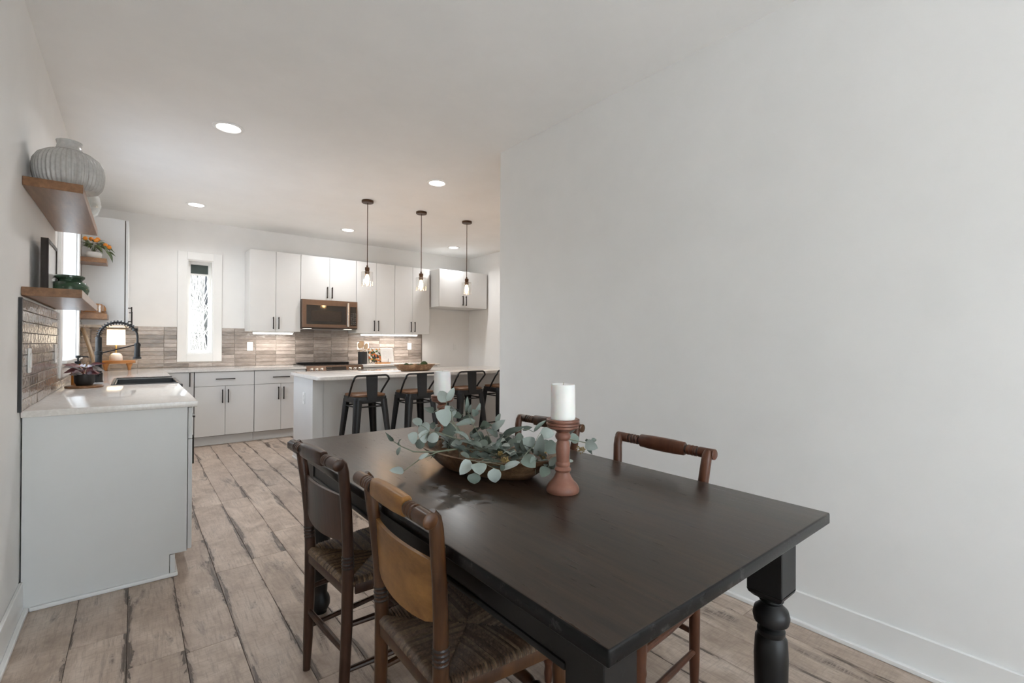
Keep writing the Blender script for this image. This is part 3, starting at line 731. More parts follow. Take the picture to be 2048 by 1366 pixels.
# ------------------------------------------------------------------ stools
def make_stool():
    t = thing('counter_stool', (0, 0, 0), 'x', 'stool', 'black metal stools at the island')
    sz = .735; hw = .155
    pan = MB().prism(rpoly(-hw, hw, -hw, hw, .045, 5), sz-.055, sz-.004, .004)
    obj('seat_pan', pan, 'stoolblack', t, world=False)
    tag(obj('seat', MB().prism(rpoly(-hw+.006, hw-.006, -hw+.006, hw-.006, .05, 5), sz-.003, sz+.016, .005), 'seatwood', t, world=False), 'brown wooden seat')
    for sx in (-1, 1):
        for sy in (-1, 1):
            p0 = Vector((sx*.118, sy*.118, sz-.03)); p1 = Vector((sx*.188, sy*.188, .012))
            # pressed sheet-metal leg: channel section, wide at the top
            pts = []; leg = MB()
            for k in range(7):
                f = k/6; c = p0.lerp(p1, f); w = .040*(1-f)+.023*f; ring = []
                ang0 = math.atan2(sy, sx)
                for j in range(7):
                    a = ang0-1.75+3.5*j/6; ring.append(c+Vector((math.cos(a)*w, math.sin(a)*w, 0)))
                for j in range(6, -1, -1):
                    a = ang0-1.75+3.5*j/6; ring.append(c+Vector((math.cos(a)*(w-.004), math.sin(a)*(w-.004), 0)))
                pts.append([leg.bm.verts.new(v) for v in ring])
            for a, b in zip(pts, pts[1:]):
                for j in range(14): leg.bm.faces.new((a[j], a[(j+1) % 14], b[(j+1) % 14], b[j]))
            leg.bm.faces.new(pts[0][::-1]); leg.bm.faces.new(pts[-1])
            l = obj('leg', leg, 'stoolblack', t, world=False)
            obj('foot_cap', MB().lathe([(.026, 0), (.028, .004), (.026, .03), (0, .03)], 12, (p1.x, p1.y, 0)), 'rubber', l, world=False)
    for zz, rr in ((.64, .137), (.30, .165)):
        for a, b in (((-rr, -rr), (rr, -rr)), ((rr, -rr), (rr, rr)), ((rr, rr), (-rr, rr)), ((-rr, rr), (-rr, -rr))):
            obj('brace', MB().tube([(*a, zz), (*b, zz)], .007, 8), 'stoolblack', t, world=False)
    # bent back rail
    top = .925; pts = []
    side = [(-.150, .02, sz-.02), (-.157, -.04, sz+.05), (-.168, -.12, top-.06)]
    cor = []
    for i in range(7):
        a = PI/2*i/6; cor.append((-.168+.04-.04*math.cos(a), -.145-.006*math.sin(a), top-.04+.04*math.sin(a)))
    pl = side+cor; pts = pl+[(-x_, y_, z_) for x_, y_, z_ in reversed(pl)]
    obj('back_rail', MB().tube(pts, .009, 10), 'stoolblack', t, world=False)
    sp = []
    mb = MB()
    for k in range(9):
        f = k/8; z = sz-.03+(top-sz+.03)*f; y = -.158+.012*f-.0*f; w = .047+.008*f
        sp.append([mb.bm.verts.new((-w, y, z)), mb.bm.verts.new((w, y, z)), mb.bm.verts.new((w, y-.006, z)), mb.bm.verts.new((-w, y-.006, z))])
    for a, b in zip(sp, sp[1:]):
        for j in range(4): mb.bm.faces.new((a[j], a[(j+1) % 4], b[(j+1) % 4], b[j]))
    mb.bm.faces.new(sp[0]); mb.bm.faces.new(sp[-1][::-1])
    obj('back_panel', mb, 'stoolblack', t, world=False)
    return t
stool = make_stool()
SL = ['black metal stool with wooden seat nearest the island end with the outlet', 'black metal stool in front of the wooden dough bowl, second from the island end',
      'black metal stool just right of the far white candle', 'black metal stool half hidden by the grey wall corner']
for i, (sx, rz) in enumerate(((1.685, .03), (2.195, .0), (2.785, -.02), (3.285, .0))):
    s_ = stool if i == 0 else copy_tree(stool)
    s_.location = (sx, 4.285, 0); s_.rotation_euler = (0, 0, rz); s_['label'] = SL[i]

# ------------------------------------------------------------------ ceiling lights, pendants
lens = emit('downlight_lens', (1.0, 0.96, 0.90), 9.0)
RL = {(0.515, 3.88): 'large recessed ceiling light nearest the dining area, left of the pendants', (2.246, 3.95): 'recessed ceiling light just in front of the pendant lamps',
      (0.53, 6.28): 'recessed ceiling light above the slim back window', (2.249, 6.36): 'recessed ceiling light above the microwave', (3.962, 6.43): 'recessed ceiling light beside the rightmost pendant cord'}
for (x, y), lab in RL.items():
    t = thing('ceiling_light', (x, y, CE), lab, 'light', 'recessed ceiling lights')
    obj('trim_ring', MB().lathe([(.071, CE-.001), (.078, CE-.007), (.098, CE-.005), (.101, CE-.0005)], 32, (x, y, 0), cap=False), 'trim', t)
    obj('lens', MB().lathe([(.0, CE-.002), (.0705, CE-.002), (.0705, CE-.0012), (0, CE-.0012)], 32, (x, y, 0)), lens, t)
    area('downlight', (x, y, CE-.009), .14, RECESSED_W, (0.97, 0.985, 1.0), parent=t, spread=math.radians(146))
bulbg = emit('bulb_glow', (1.0, 0.56, 0.23), 75.0)
for x, y, lab in ((1.948, 4.915, 'bronze glass pendant lamp nearest the microwave'), (2.603, 4.937, 'middle of the three glass pendant lamps'), (3.247, 4.955, 'glass pendant lamp in front of the fridge cabinet')):
    t = thing('pendant_lamp', (x, y, CE), lab, 'lamp', 'glass pendant lamps above the island')
    obj('canopy', MB().lathe([(.0, CE-.026), (.058, CE-.026), (.062, CE-.022), (.062, CE-.001), (0, CE-.001)], 28, (x, y, 0)), 'bronze', t)
    obj('cord', MB().tube([(x, y, CE-.026), (x, y, 2.05)], .0042, 8), 'bronze', t)
    obj('socket', MB().lathe([(0, 2.058), (.008, 2.055), (.010, 2.035), (.024, 2.032), (.024, 2.002), (.021, 2.0), (.021, 1.992), (.025, 1.99), (.025, 1.972), (.021, 1.97), (.021, 1.955), (0, 1.955)], 20, (x, y, 0)), 'bronze', t)
    obj('glass_shade', MB().lathe([(.022, 1.985), (.058, 1.985), (.063, 1.980), (.063, 1.835), (.0615, 1.8345), (.0595, 1.836), (.0595, 1.978), (.056, 1.982), (.022, 1.982)], 36, (x, y, 0), cap=False), 'pendglass', t)
    b = obj('bulb', MB().lathe([(.012, 1.954), (.014, 1.94), (.0215, 1.915), (.022, 1.885), (.015, 1.862), (.006, 1.852), (0, 1.851)], 16, (x, y, 0)), bulbg, t)

# ================================================================== LEFT WALL SHELVES AND WHAT STANDS ON THEM
def shelf(y0, y1, z0, z1, label, x1=-.193):
    o = obj('floating_shelf', MB().box((XL+.001, y0, z0), (x1, y1, z1), .0015), 'shelf'); return tag(o, label, 'shelf', 'wooden floating shelves on the left wall')
shelf(3.0, 4.13, 1.918, 1.959, 'wooden floating shelf under the ribbed grey vase, nearest the camera and highest')
shelf(3.0, 4.17, 1.424, 1.464, 'wooden floating shelf holding the black frame and green jar')
shelf(5.735, 5.996, 1.948, 1.990, 'short wooden floating shelf under the orange-fruit plant', -.203)
shelf(5.695, 5.996, 1.430, 1.476, 'short wooden floating shelf just above the board, beside the white wall cabinet', -.195)

# ribbed vase
vx, vy, vz = -.255, 3.165, 1.9595
t = thing('vase', (vx, vy, vz), 'large grey ribbed ceramic vase on the upper shelf', 'vase')
prof = [(.094, 0), (.110, .006), (.124, .03), (.131, .065), (.132, .10), (.127, .132), (.112, .160), (.085, .182), (.057, .194)]
obj('body', MB().lathe([(r, vz+h) for r, h in prof], 264, (vx, vy, 0), rad=lambda a, h: 1+.026*(1 if math.sin(a*44) > 0 else -1)*abs(math.sin(a*44))**.5*max(0, min(1, (vz+.19-h)/.03))), 'ribbed', t, 50)
obj('neck', MB().lathe([(.056, vz+.194), (.047, vz+.205), (.045, vz+.222), (.049, vz+.240), (.045, vz+.242), (.041, vz+.225), (.041, vz+.20)], 40, (vx, vy, 0), cap=False), 'ribbed', t)
# clear glass vase
gx, gy = -.272, 3.80
t = thing('vase', (gx, gy, 1.9595), 'round clear glass vase behind the ribbed grey vase', 'vase')
obj('body', MB().lathe([(.0, 1.9605), (.06, 1.9605), (.095, 1.99), (.112, 2.04), (.105, 2.09), (.07, 2.13), (.04, 2.145), (.04, 2.165), (.037, 2.165), (.037, 2.143), (.066, 2.127), (.101, 2.088), (.108, 2.04), (.091, 1.992), (.058, 1.965), (0, 1.965)], 36, (gx, gy, 0), cap=False), 'clearglass', t)
# black picture frame
t = thing('picture_frame', (-.346, 3.43, 1.4645), 'black picture frame standing on the shelf beside the green jar', 'picture frame')
fy0, fy1, fz0, fz1, fx0, fx1 = 3.255, 3.60, 1.4646, 1.733, -.362, -.334
obj('frame', MB().box((fx0, fy0, fz0), (fx1, fy0+.018, fz1), .001).box((fx0, fy1-.018, fz0), (fx1, fy1, fz1), .001).box((fx0, fy0+.018, fz0), (fx1, fy1-.018, fz0+.018), .001).box((fx0, fy0+.018, fz1-.018), (fx1, fy1-.018, fz1), .001), 'handle', t)
obj('picture', MB().box((fx0+.004, fy0+.018, fz0+.018), (fx1-.004, fy1-.018, fz1-.018)), 'matboard', t, 0)
obj('hook', MB().tube([(fx0-.001, 3.42, 1.66), (fx0-.008, 3.425, 1.65), (fx0-.001, 3.43, 1.64)], .0015, 6), 'chrome', t)
# green glass jar
gx, gy, z0 = -.277, 3.535, 1.4645
t = thing('jar', (gx, gy, z0), 'squat dark green glass jar with a wide rim', 'jar')
obj('body', MB().lathe([(.0, z0), (.055, z0), (.075, z0+.014), (.082, z0+.038), (.079, z0+.058), (.066, z0+.078), (.052, z0+.086), (.050, z0+.088)], 40, (gx, gy, 0)), 'greenglass', t)
obj('rim', MB().lathe([(.050, z0+.0885), (.054, z0+.094), (.062, z0+.103), (.063, z0+.112), (.058, z0+.116), (.052, z0+.113), (.048, z0+.10), (.044, z0+.09)], 40, (gx, gy, 0), cap=False), 'greenglass', t)

# leaf meshes shared by the plants
def leaf_mesh(name, mat, pointed=False, n=7):
    """unit leaf along +x, width 1 along y, slightly folded along the rib"""
    mb = MB(); up, mid, lo = [], [], []
    for i in range(n+1):
        f = i/n
        w = math.sin(PI*f**.75)**.62*.5 if not pointed else (math.sin(PI*f**.8)*(1-f*.35))*.58
        if i in (0, n): w = .015
        z = .10*math.sin(PI*f)-.05*f
        up.append(mb.bm.verts.new((f, w, z+.16*w*w*2))); mid.append(mb.bm.verts.new((f, 0, z-.02))); lo.append(mb.bm.verts.new((f, -w, z+.16*w*w*2)))
    for i in range(n):
        mb.bm.faces.new((mid[i], mid[i+1], up[i+1], up[i])); mb.bm.faces.new((lo[i], lo[i+1], mid[i+1], mid[i]))
    me = mb.mesh(name, mat, 60); return me
LEAF = {'e': leaf_mesh('leaf', 'euc'), 'l': leaf_mesh('leaf', 'euc'), 'd': leaf_mesh('leaf', 'eucdark', True),
        'k': leaf_mesh('leaf', 'kleaf', True), 't': leaf_mesh('leaf', 'trad', True), 'g': leaf_mesh('leaf', 'tradg', True)}
def put_leaf(parent, base, tip, width, nrm, sty, name='leaf'):
    b, tp, nn = Vector(base), Vector(tip), Vector(nrm)
    dx = tp-b; L = dx.length; dx.normalize(); dy = nn.cross(dx).normalized(); dz = dx.cross(dy)
    o = bpy.data.objects.new(name, LEAF[sty]); COL.objects.link(o); o.parent = parent
    b = b-wl(parent)
    o.matrix_local = Matrix(((dx.x*L, dy.x*width, dz.x*L, b.x), (dx.y*L, dy.y*width, dz.y*L, b.y), (dx.z*L, dy.z*width, dz.z*L, b.z), (0, 0, 0, 1)))
    return o

# orange-fruit plant on the far shelf
kx, ky, kz = -.300, 5.855, 1.9905
t = thing('potted_plant', (kx, ky, kz), 'white pot with long green leaves and round orange fruit on the far shelf', 'plant')
obj('pot', MB().lathe([(.0, kz), (.042, kz), (.056, kz+.02), (.060, kz+.045), (.052, kz+.062), (.047, kz+.064), (.05, kz+.045), (.0, kz+.04)], 28, (kx, ky, 0)), 'ceramicw', t)
rg = random.Random(11)
stm = MB()
for i in range(30):
    a = rg.uniform(0, 2*PI); rr = rg.uniform(.02, .10); h = rg.uniform(.10, .20)
    b = Vector((kx+.5*rr*math.cos(a), ky+.5*rr*math.sin(a), kz+.055+h*.55)); e = b+Vector((math.cos(a)*rg.uniform(.05, .09), math.sin(a)*rg.uniform(.05, .08), rg.uniform(-.06, .05)))
    if e.x < XL+.012: e.x = XL+.012
    if b.x < XL+.015: b.x = XL+.015
    put_leaf(t, b, e, rg.uniform(.022, .034), Vector((rg.uniform(-.5, .5), -.6, .8)), 'k')
    if i % 3 == 0: stm.tube([(kx, ky, kz+.045), b.lerp(Vector((kx, ky, kz+.05)), .4)+Vector((0, 0, .02)), b], .002, 5)
for i in range(8):   # trailing leaves over the shelf front
    b = Vector((kx+rg.uniform(.02, .10), ky+rg.uniform(-.08, .03), kz+rg.uniform(.07, .15))); e = b+Vector((rg.uniform(.04, .09), rg.uniform(-.05, .0), rg.uniform(-.10, -.03)))
    put_leaf(t, b, e, rg.uniform(.02, .028), Vector((.3, -.9, .5)), 'k')
obj('stem', stm, 'kleaf', t)
for dx, dy, dz in ((-.055, -.045, .178), (.02, -.07, .165), (.03, -.02, .185), (.085, -.045, .135), (.11, -.02, .122), (-.02, .03, .19)):
    obj('fruit', MB().lathe([(0, -.018), (.009, -.0165), (.016, -.009), (.0185, 0), (.016, .009), (.009, .0165), (0, .018)], 14, (kx+dx, ky+dy, kz+dz)), 'orange', t)
# wooden tray with an arched handle on the lower far shelf
t = thing('wooden_caddy', (-.29, 5.85, 1.4765), 'brown wooden caddy with an arched end on the low far shelf', 'caddy')
z0 = 1.4765
obj('tray', MB().box((-.375, 5.73, z0), (-.205, 5.97, z0+.012), .001).box((-.375, 5.73, z0+.012), (-.365, 5.97, z0+.05), .001).box((-.215, 5.73, z0+.012), (-.205, 5.97, z0+.03), .001), 'shelf', t)
pl = [(-.365, 0), (-.212, 0), (-.212, .05), (-.222, .075), (-.245, .09), (-.27, .095), (-.365, .095)]
obj('arched_end', MB().prism([(x, z0+.0125+z) for x, z in pl], 5.955, 5.968, .001).xform(Matrix(((1, 0, 0, 0), (0, 0, 1, 0), (0, 1, 0, 0), (0, 0, 0, 1)))), 'riser', t)
t = thing('drinking_glass', (-.252, 5.81, z0+.0125), 'small clear glass inside the wooden caddy', 'glass')
obj('glass', MB().lathe([(0, z0+.013), (.026, z0+.013), (.031, z0+.085), (.029, z0+.085), (.0245, z0+.017), (0, z0+.017)], 24, (-.252, 5.81, 0), cap=False), 'clearglass', t)

# ------------------------------------------------------------------ things on the left worktop
tx, ty = -.262, 4.315
t = tag(obj('trivet', MB().lathe([(0, ZC+.0005), (.097, ZC+.0005), (.1, ZC+.004), (.1, ZC+.012), (.096, ZC+.015), (0, ZC+.015)], 40, (tx, ty, 0)), 'shelf'), 'round brown wooden trivet under the small black plant pot', 'trivet')
px, py, pz = -.262, 4.325, ZC+.0155
t = thing('potted_plant', (px, py, pz), 'small purple-leaved plant in a black pot beside the sink', 'plant')
obj('pot', MB().lathe([(0, pz), (.042, pz), (.044, pz+.006), (.053, pz+.02), (.056, pz+.075), (.052, pz+.075), (.049, pz+.06), (0, pz+.06)], 32, (px, py, 0)), 'blackpot', t)
rg = random.Random(21)
for i in range(24):
    a = 2*PI*i/24+rg.uniform(-.2, .2); r0 = rg.uniform(.005, .03); h0 = rg.uniform(.07, .135)
    b = Vector((px+r0*math.cos(a), py+r0*math.sin(a), pz+h0)); ln = rg.uniform(.065, .11)
    e = b+Vector((math.cos(a)*ln, math.sin(a)*ln*.8, rg.uniform(-.03, .035)))
    e.x = max(e.x, XL+.02)
    put_leaf(t, b, e, rg.uniform(.030, .044), Vector((rg.uniform(-.3, .3), -.8, .8)), 't' if i % 3 else 'g')
mb = MB()
for i in range(6):
    a = i*1.05; mb.tube([(px+.01*math.cos(a), py+.01*math.sin(a), pz+.055), (px+.02*math.cos(a), py+.02*math.sin(a), pz+.10)], .0022, 5)
obj('stem', mb, 'trad', t)
sx, sy = -.312, 4.56
t = thing('soap_dispenser', (sx, sy, ZC), 'amber glass soap bottle with a black pump by the sink', 'soap dispenser')
obj('bottle', MB().lathe([(0, ZC+.0005), (.034, ZC+.0005), (.036, ZC+.004), (.036, ZC+.125), (.032, ZC+.138), (.016, ZC+.148), (.015, ZC+.155), (0, ZC+.155)], 28, (sx, sy, 0)), 'amber', t)
obj('pump', MB().lathe([(.018, ZC+.153), (.018, ZC+.172), (.006, ZC+.175), (.006, ZC+.195), (.014, ZC+.197), (.014, ZC+.212), (0, ZC+.214)], 18, (sx, sy, 0)).tube([(sx, sy, ZC+.206), (sx+.05, sy-.01, ZC+.205), (sx+.056, sy-.011, ZC+.198)], .0045, 8), 'black', t)

# leaning board
t = thing('cutting_board', (-.33, 6.0, ZC), 'long oak board leaning against the left wall behind the soap bottle', 'board')
bl = MB().box((-.009, -.13, 0), (.009, .13, .455), .003, 2)
bl.xform(Matrix.Translation((-.262, 5.98, ZC+.003)) @ Matrix.Rotation(-.26, 4, 'Y'))
obj('board', bl, 'board', t)
# riser + lamp
rz0 = ZC+.0005
t = thing('wooden_riser', (-.14, 6.78, ZC), 'warm wooden footed riser under the lit table lamp', 'riser')
obj('top', MB().prism([(-.14+.155*math.cos(a)*(1 if abs(math.cos(a)) > .2 else 1), 6.78+.10*math.sin(a)) for a in [2*PI*i/32 for i in range(32)]], rz0+.075, rz0+.105, .006), 'riser', t)
for dx, dy in ((-.10, -.05), (.10, -.05), (-.10, .05), (.10, .05)):
    obj('foot', MB().lathe([(.012, rz0), (.014, rz0+.004), (.016, rz0+.03), (.026, rz0+.06), (.03, rz0+.074)], 16, (-.14+dx, 6.78+dy, 0)), 'riser', t)
lz = rz0+.1055
lx, ly = -.155, 6.78
t = thing('table_lamp', (lx, ly, lz), 'lit table lamp with a white drum shade in the back corner', 'lamp')
obj('base', MB().lathe([(0, lz), (.055, lz), (.058, lz+.006), (.056, lz+.05), (.045, lz+.072), (.02, lz+.085), (0, lz+.085)], 28, (lx, ly, 0)), 'ceramicw', t)
obj('stem', MB().lathe([(.008, lz+.085), (.008, lz+.20)], 14, (lx, ly, 0)), 'brass', t)
obj('shade', MB().lathe([(.080, 1.187), (.078, 1.356), (.076, 1.356), (.078, 1.187)], 40, (lx, ly, 0), cap=False), 'shade', t)
obj('trim_ring', MB().lathe([(.0788, 1.356), (.0788, 1.361), (.0755, 1.361), (.0755, 1.356)], 40, (lx, ly, 0), cap=False), 'brass', t)
l = bpy.data.lights.new('lamp_light', 'POINT'); l.energy = 1.6; l.color = (1, .75, .45); l.shadow_soft_size = .03
lo = bpy.data.objects.new('lamp_light', l); COL.objects.link(lo); lo.parent = t; lo.location = (0, 0, 1.27-lz)

# ------------------------------------------------------------------ things on the right worktop and the island
cx_, cy_ = 2.655, 6.86
t = thing('utensil_crock', (cx_, cy_, ZC), 'black cylindrical crock holding wooden utensils beside the range', 'crock')
obj('crock', MB().lathe([(0, ZC+.0005), (.064, ZC+.0005), (.066, ZC+.004), (.066, ZC+.182), (.063, ZC+.185), (.059, ZC+.182), (.059, ZC+.02), (0, ZC+.02)], 32, (cx_, cy_, 0)), 'blackpot', t)
def spoon(dx, dy, ax, ay, L, kind, label):
    t = thing('wooden_spoon', (cx_+dx, cy_+dy, ZC+.025), label, 'utensil', 'wooden utensils in the black crock')
    mb = MB().tube([(0, 0, 0), (0, 0, L*.72)], .006, 8)
    if kind: mb.prism([(-.012, 0), (.012, 0), (.034, .05), (.034, .10), (-.030, .105), (-.032, .05)], -.003, .003, .001)
    m2 = Matrix(((1, 0, 0, 0), (0, 0, 1, 0), (0, 1, 0, L*.70), (0, 0, 0, 1)))
    mb2 = MB().tube([(0, 0, 0), (0, 0, L*.72)], .006, 8)
    if kind == 'flat': b = MB().prism([(-.010, 0), (.010, 0), (.033, .045), (.033, .10), (-.033, .105), (-.033, .05)], -.003, .003, .001)
    else: b = MB().prism([(.030*math.cos(a)*1.0, .045+.048*math.sin(a)) for a in [2*PI*i/18 for i in range(18)]], -.004, .004, .002)
    b.xform(m2); tmp = bmesh.new(); me_ = b.mesh('x', 'spoon'); tmp.from_mesh(me_); bpy.data.meshes.remove(me_)
    mb.bm.free(); mb2.add(tmp)
    mb2.xform(Matrix.Rotation(ay, 4, 'Y') @ Matrix.Rotation(ax, 4, 'X'))
    obj('spoon', mb2, 'spoon', t, world=False)
spoon(-.012, -.012, .06, -.17, .30, 'round', 'pale wooden spoon leaning left in the crock')
spoon(.0, .012, -.05, -.02, .31, 'flat', 'flat wooden spatula standing upright in the crock')
spoon(.012, -.004, .08, .14, .28, 'round', 'wooden spoon leaning right in the crock')

# cookbook on a stand
t = thing('book_stand', (2.965, 6.83, ZC), 'small wooden book stand holding the open cookbook', 'stand')
obj('ledge', MB().box((2.865, 6.785, ZC+.0005), (3.065, 6.845, ZC+.018), .002), 'riser', t)
obj('page_peg', MB().tube([(3.03, 6.795, ZC+.018), (3.03, 6.79, ZC+.075)], .003, 8), 'black', t)
obj('back_rest', MB().box((-.10, 0, 0), (.10, .008, .17), .001).xform(Matrix.Translation((2.965, 6.895, ZC+.002)) @ Matrix.Rotation(-.22, 4, 'X')), 'riser', t)
def mk_food():
    m = Mat('food_photograph'); oc = m.coord()
    vo = m.n('TexVoronoi', {'Vector': oc, 'Scale': 34.0, 'Randomness': 1.0}); nz = m.noise(30, 4, 0.7)
    pal = m.ramp(m.n('SeparateColor', {0: vo.outputs['Color']}).outputs[0], [(0.0, (.03, .03, .025)), (.2, (.62, .56, .48)), (.36, (.50, .12, .03)), (.5, (.78, .75, .70)), (.63, (.62, .26, .05)), (.78, (.06, .12, .03)), (.9, (.75, .66, .55))], 'CONSTANT')
    return m.bsdf(m.mix(m.ramp(nz, [(.4, 0.0), (.7, .35)]), pal, (.05, .04, .03)), .35)
def mk_text():
    m = Mat('printed_text_page'); oc = m.coord(); s = m.n('SeparateXYZ', {0: oc}).outputs
    ln = m.math('FRACT', m.math('MULTIPLY', s[2], 85.0)); lf = m.math('GREATER_THAN', ln, .62)
    nz = m.math('GREATER_THAN', m.noise(140, 2), .47)
    inx = m.math('MULTIPLY', m.math('GREATER_THAN', s[0], .022), m.math('LESS_THAN', s[0], .165)); inz = m.math('MULTIPLY', m.math('GREATER_THAN', s[2], .05), m.math('LESS_THAN', s[2], .175))
    f = m.math('MULTIPLY', m.math('MULTIPLY', lf, nz), m.math('MULTIPLY', inx, inz))
    return m.bsdf(m.mix(m.math('MULTIPLY', f, .35), (.82, .80, .77), (.25, .23, .22)), .6)
t = thing('cookbook', (2.94, 6.85, ZC+.0185), 'open cookbook with a food photograph on its left page', 'book')
for nm, x0, x1, rz, mat in (('picture_page', -.205, 0, .10, mk_food()), ('text_page', 0, .195, -.08, mk_text())):
    mb = MB().box((x0, -.004, 0), (x1, .004, .215), .0008)
    o = obj(nm, mb, mat, t, 0, world=False); o.rotation_euler = (-.22, 0, rz); o.location = (.0, -.016, .003)
obj('cover', MB().box((-.212, .0055, -.001), (.202, .008, .221), .001).xform(Matrix.Rotation(-.22, 4, 'X')), 'paper', t, world=False).location = (0, .004, .003)

def dough_bowl(name, length, width, height, mat, label, cat, loc, rz, taper=.55, power=2.6, thick=.014, sag=0.0):
    t = thing(name, loc, label, cat, rz=rz)
    mb = MB(); n = 48; rings = []
    def ring(sl, sw, z, dz=0.0):
        out = []
        for i in range(n):
            a = 2*PI*i/n; c, s = math.cos(a), math.sin(a)
            x = math.copysign(abs(c)**(2/power), c)*sl; y = math.copysign(abs(s)**(2/power), s)*sw
            out.append(mb.bm.verts.new((x, y, z+dz*(x/sl)**2)))
        return out
    L, Wd = length/2, width/2
    steps = [(taper, taper*.9, 0), (taper+.12, taper+.10, height*.12), (.88, .86, height*.62), (.97, .97, height*.9), (1.0, 1.0, height)]
    for a, b, z in steps: rings.append(ring(L*a, Wd*b, z, sag if z > 0 else 0))
    ins = [(1-thick/L, 1-thick/Wd, height), (.86-thick/L, .84-thick/Wd, height*.62), (taper+.08-thick/L, taper+.06-thick/Wd, height*.22), (.02, .02, height*.16)]
    for a, b, z in ins: rings.append(ring(L*a, Wd*b, z, sag if z > height*.3 else 0))
    for p, q in zip(rings, rings[1:]):
        for i in range(n): mb.bm.faces.new((p[i], p[(i+1) % n], q[(i+1) % n], q[i]))
    mb.bm.faces.new(rings[0][::-1]); mb.bm.faces.new(rings[-1])
    obj('bowl', mb, mat, t, 50, world=False); return t
dough_bowl('wooden_bowl', .50, .26, .075, 'dough2', 'flared wooden dough bowl with moss balls on the island', 'bowl', (2.48, 4.84, ZC+.0005), .06, taper=.62)
for dx, dy, r, lab in ((-.115, -.02, .035, 'dark green moss ball at the left end of the island bowl'), (-.03, .03, .030, 'low dark moss ball near the middle of the island bowl'), (.03, -.03, .030, 'dark moss ball sunk in the middle of the island bowl'), (.115, .0, .043, 'largest dark green moss ball at the right of the island bowl')):
    mb = MB(); bmesh.ops.create_icosphere(mb.bm, subdivisions=3, radius=r)
    rg = random.Random(int(r*1e4)+int(dx*100))
    for v in mb.bm.verts: v.co *= 1+rg.uniform(-.05, .05)
    o = obj('moss_ball', mb, 'moss', smooth=60); o.location = (2.48+dx, 4.84+dy, ZC+.022+r); tag(o, lab, 'moss ball', 'moss balls in the island bowl')

# ================================================================== DINING TABLE
TX0, TX1, TY0, TY1, TZ = .556, 1.487, .458, 2.356, .76
t = thing('dining_table', ((TX0+TX1)/2, (TY0+TY1)/2, 0), 'black painted farmhouse dining table with turned legs', 'table')
obj('tabletop', MB().box((TX0, TY0, TZ-.031), (TX1, TY1, TZ), .005, 3), 'table', t)
ix, iy0, iy1 = .063, .062, .10
ax0, ax1, ay0, ay1 = TX0+ix, TX1-ix, TY0+iy0, TY1-iy1
aw = .02; zt = TZ-.0315
LB = .092
for nm, a, b in (('apron', (ax0+.004, ay0+LB, .625), (ax0+.004+aw, ay1-LB, zt)), ('apron', (ax1-.004-aw, ay0+LB, .625), (ax1-.004, ay1-LB, zt)), ('apron', (ax0+LB, ay0+.03, .66), (ax1-LB, ay0+.03+aw, zt)), ('apron', (ax0+LB, ay1-.004-aw, .625), (ax1-LB, ay1-.004, zt))):
    obj(nm, MB().box(a, b, .002), 'tableleg', t)
for xx in (ax0-.001, ax1-.007):
    obj('bead_moulding', MB().box((xx, ay0+LB, .617), (xx+.012, ay1-LB, .632), .004, 2), 'tableleg', t)
def table_leg(x, y):
    c = LB/2
    mb = MB(); tb = bmesh.new()
    mb.box((x-c, y-c, .545), (x+c, y+c, zt), .002)
    prof = [(.0, .532), (.024, .532), (.030, .528), (.036, .520), (.038, .512), (.040, .508)]
    # square to round transition
    b2 = MB(); rr = []
    for z, k in ((.545, 1.0), (.535, .93), (.525, .72), (.518, .5)):
        rr.append([(x+sx*c*k, y+sy*c*k, z) for sx, sy in ((-1, -1), (1, -1), (1, 1), (-1, 1))])
    for p, q in zip(rr, rr[1:]):
        for i in range(4): mb.quad(p[i], p[(i+1) % 4], q[(i+1) % 4], q[i])
    blk = obj('leg', mb, 'tableleg', t)
    pr = [(.0, .524), (.026, .524), (.031, .515), (.026, .507), (.031, .500), (.042, .490), (.0465, .472), (.043, .455), (.032, .446), (.028, .440), (.035, .434), (.035, .426), (.033, .42), (.040, .41), (.043, .36), (.041, .27), (.035, .17), (.031, .105), (.030, .085), (.038, .072), (.043, .055), (.043, .035), (.036, .018), (.030, .008), (.030, 0), (0, 0)]
    obj('turning', MB().lathe(pr[::-1], 28, (x, y, 0)), 'tableleg', blk)
for x in (ax0+LB/2, ax1-LB/2):
    for y in (ay0+LB/2, ay1-LB/2): table_leg(x, y)

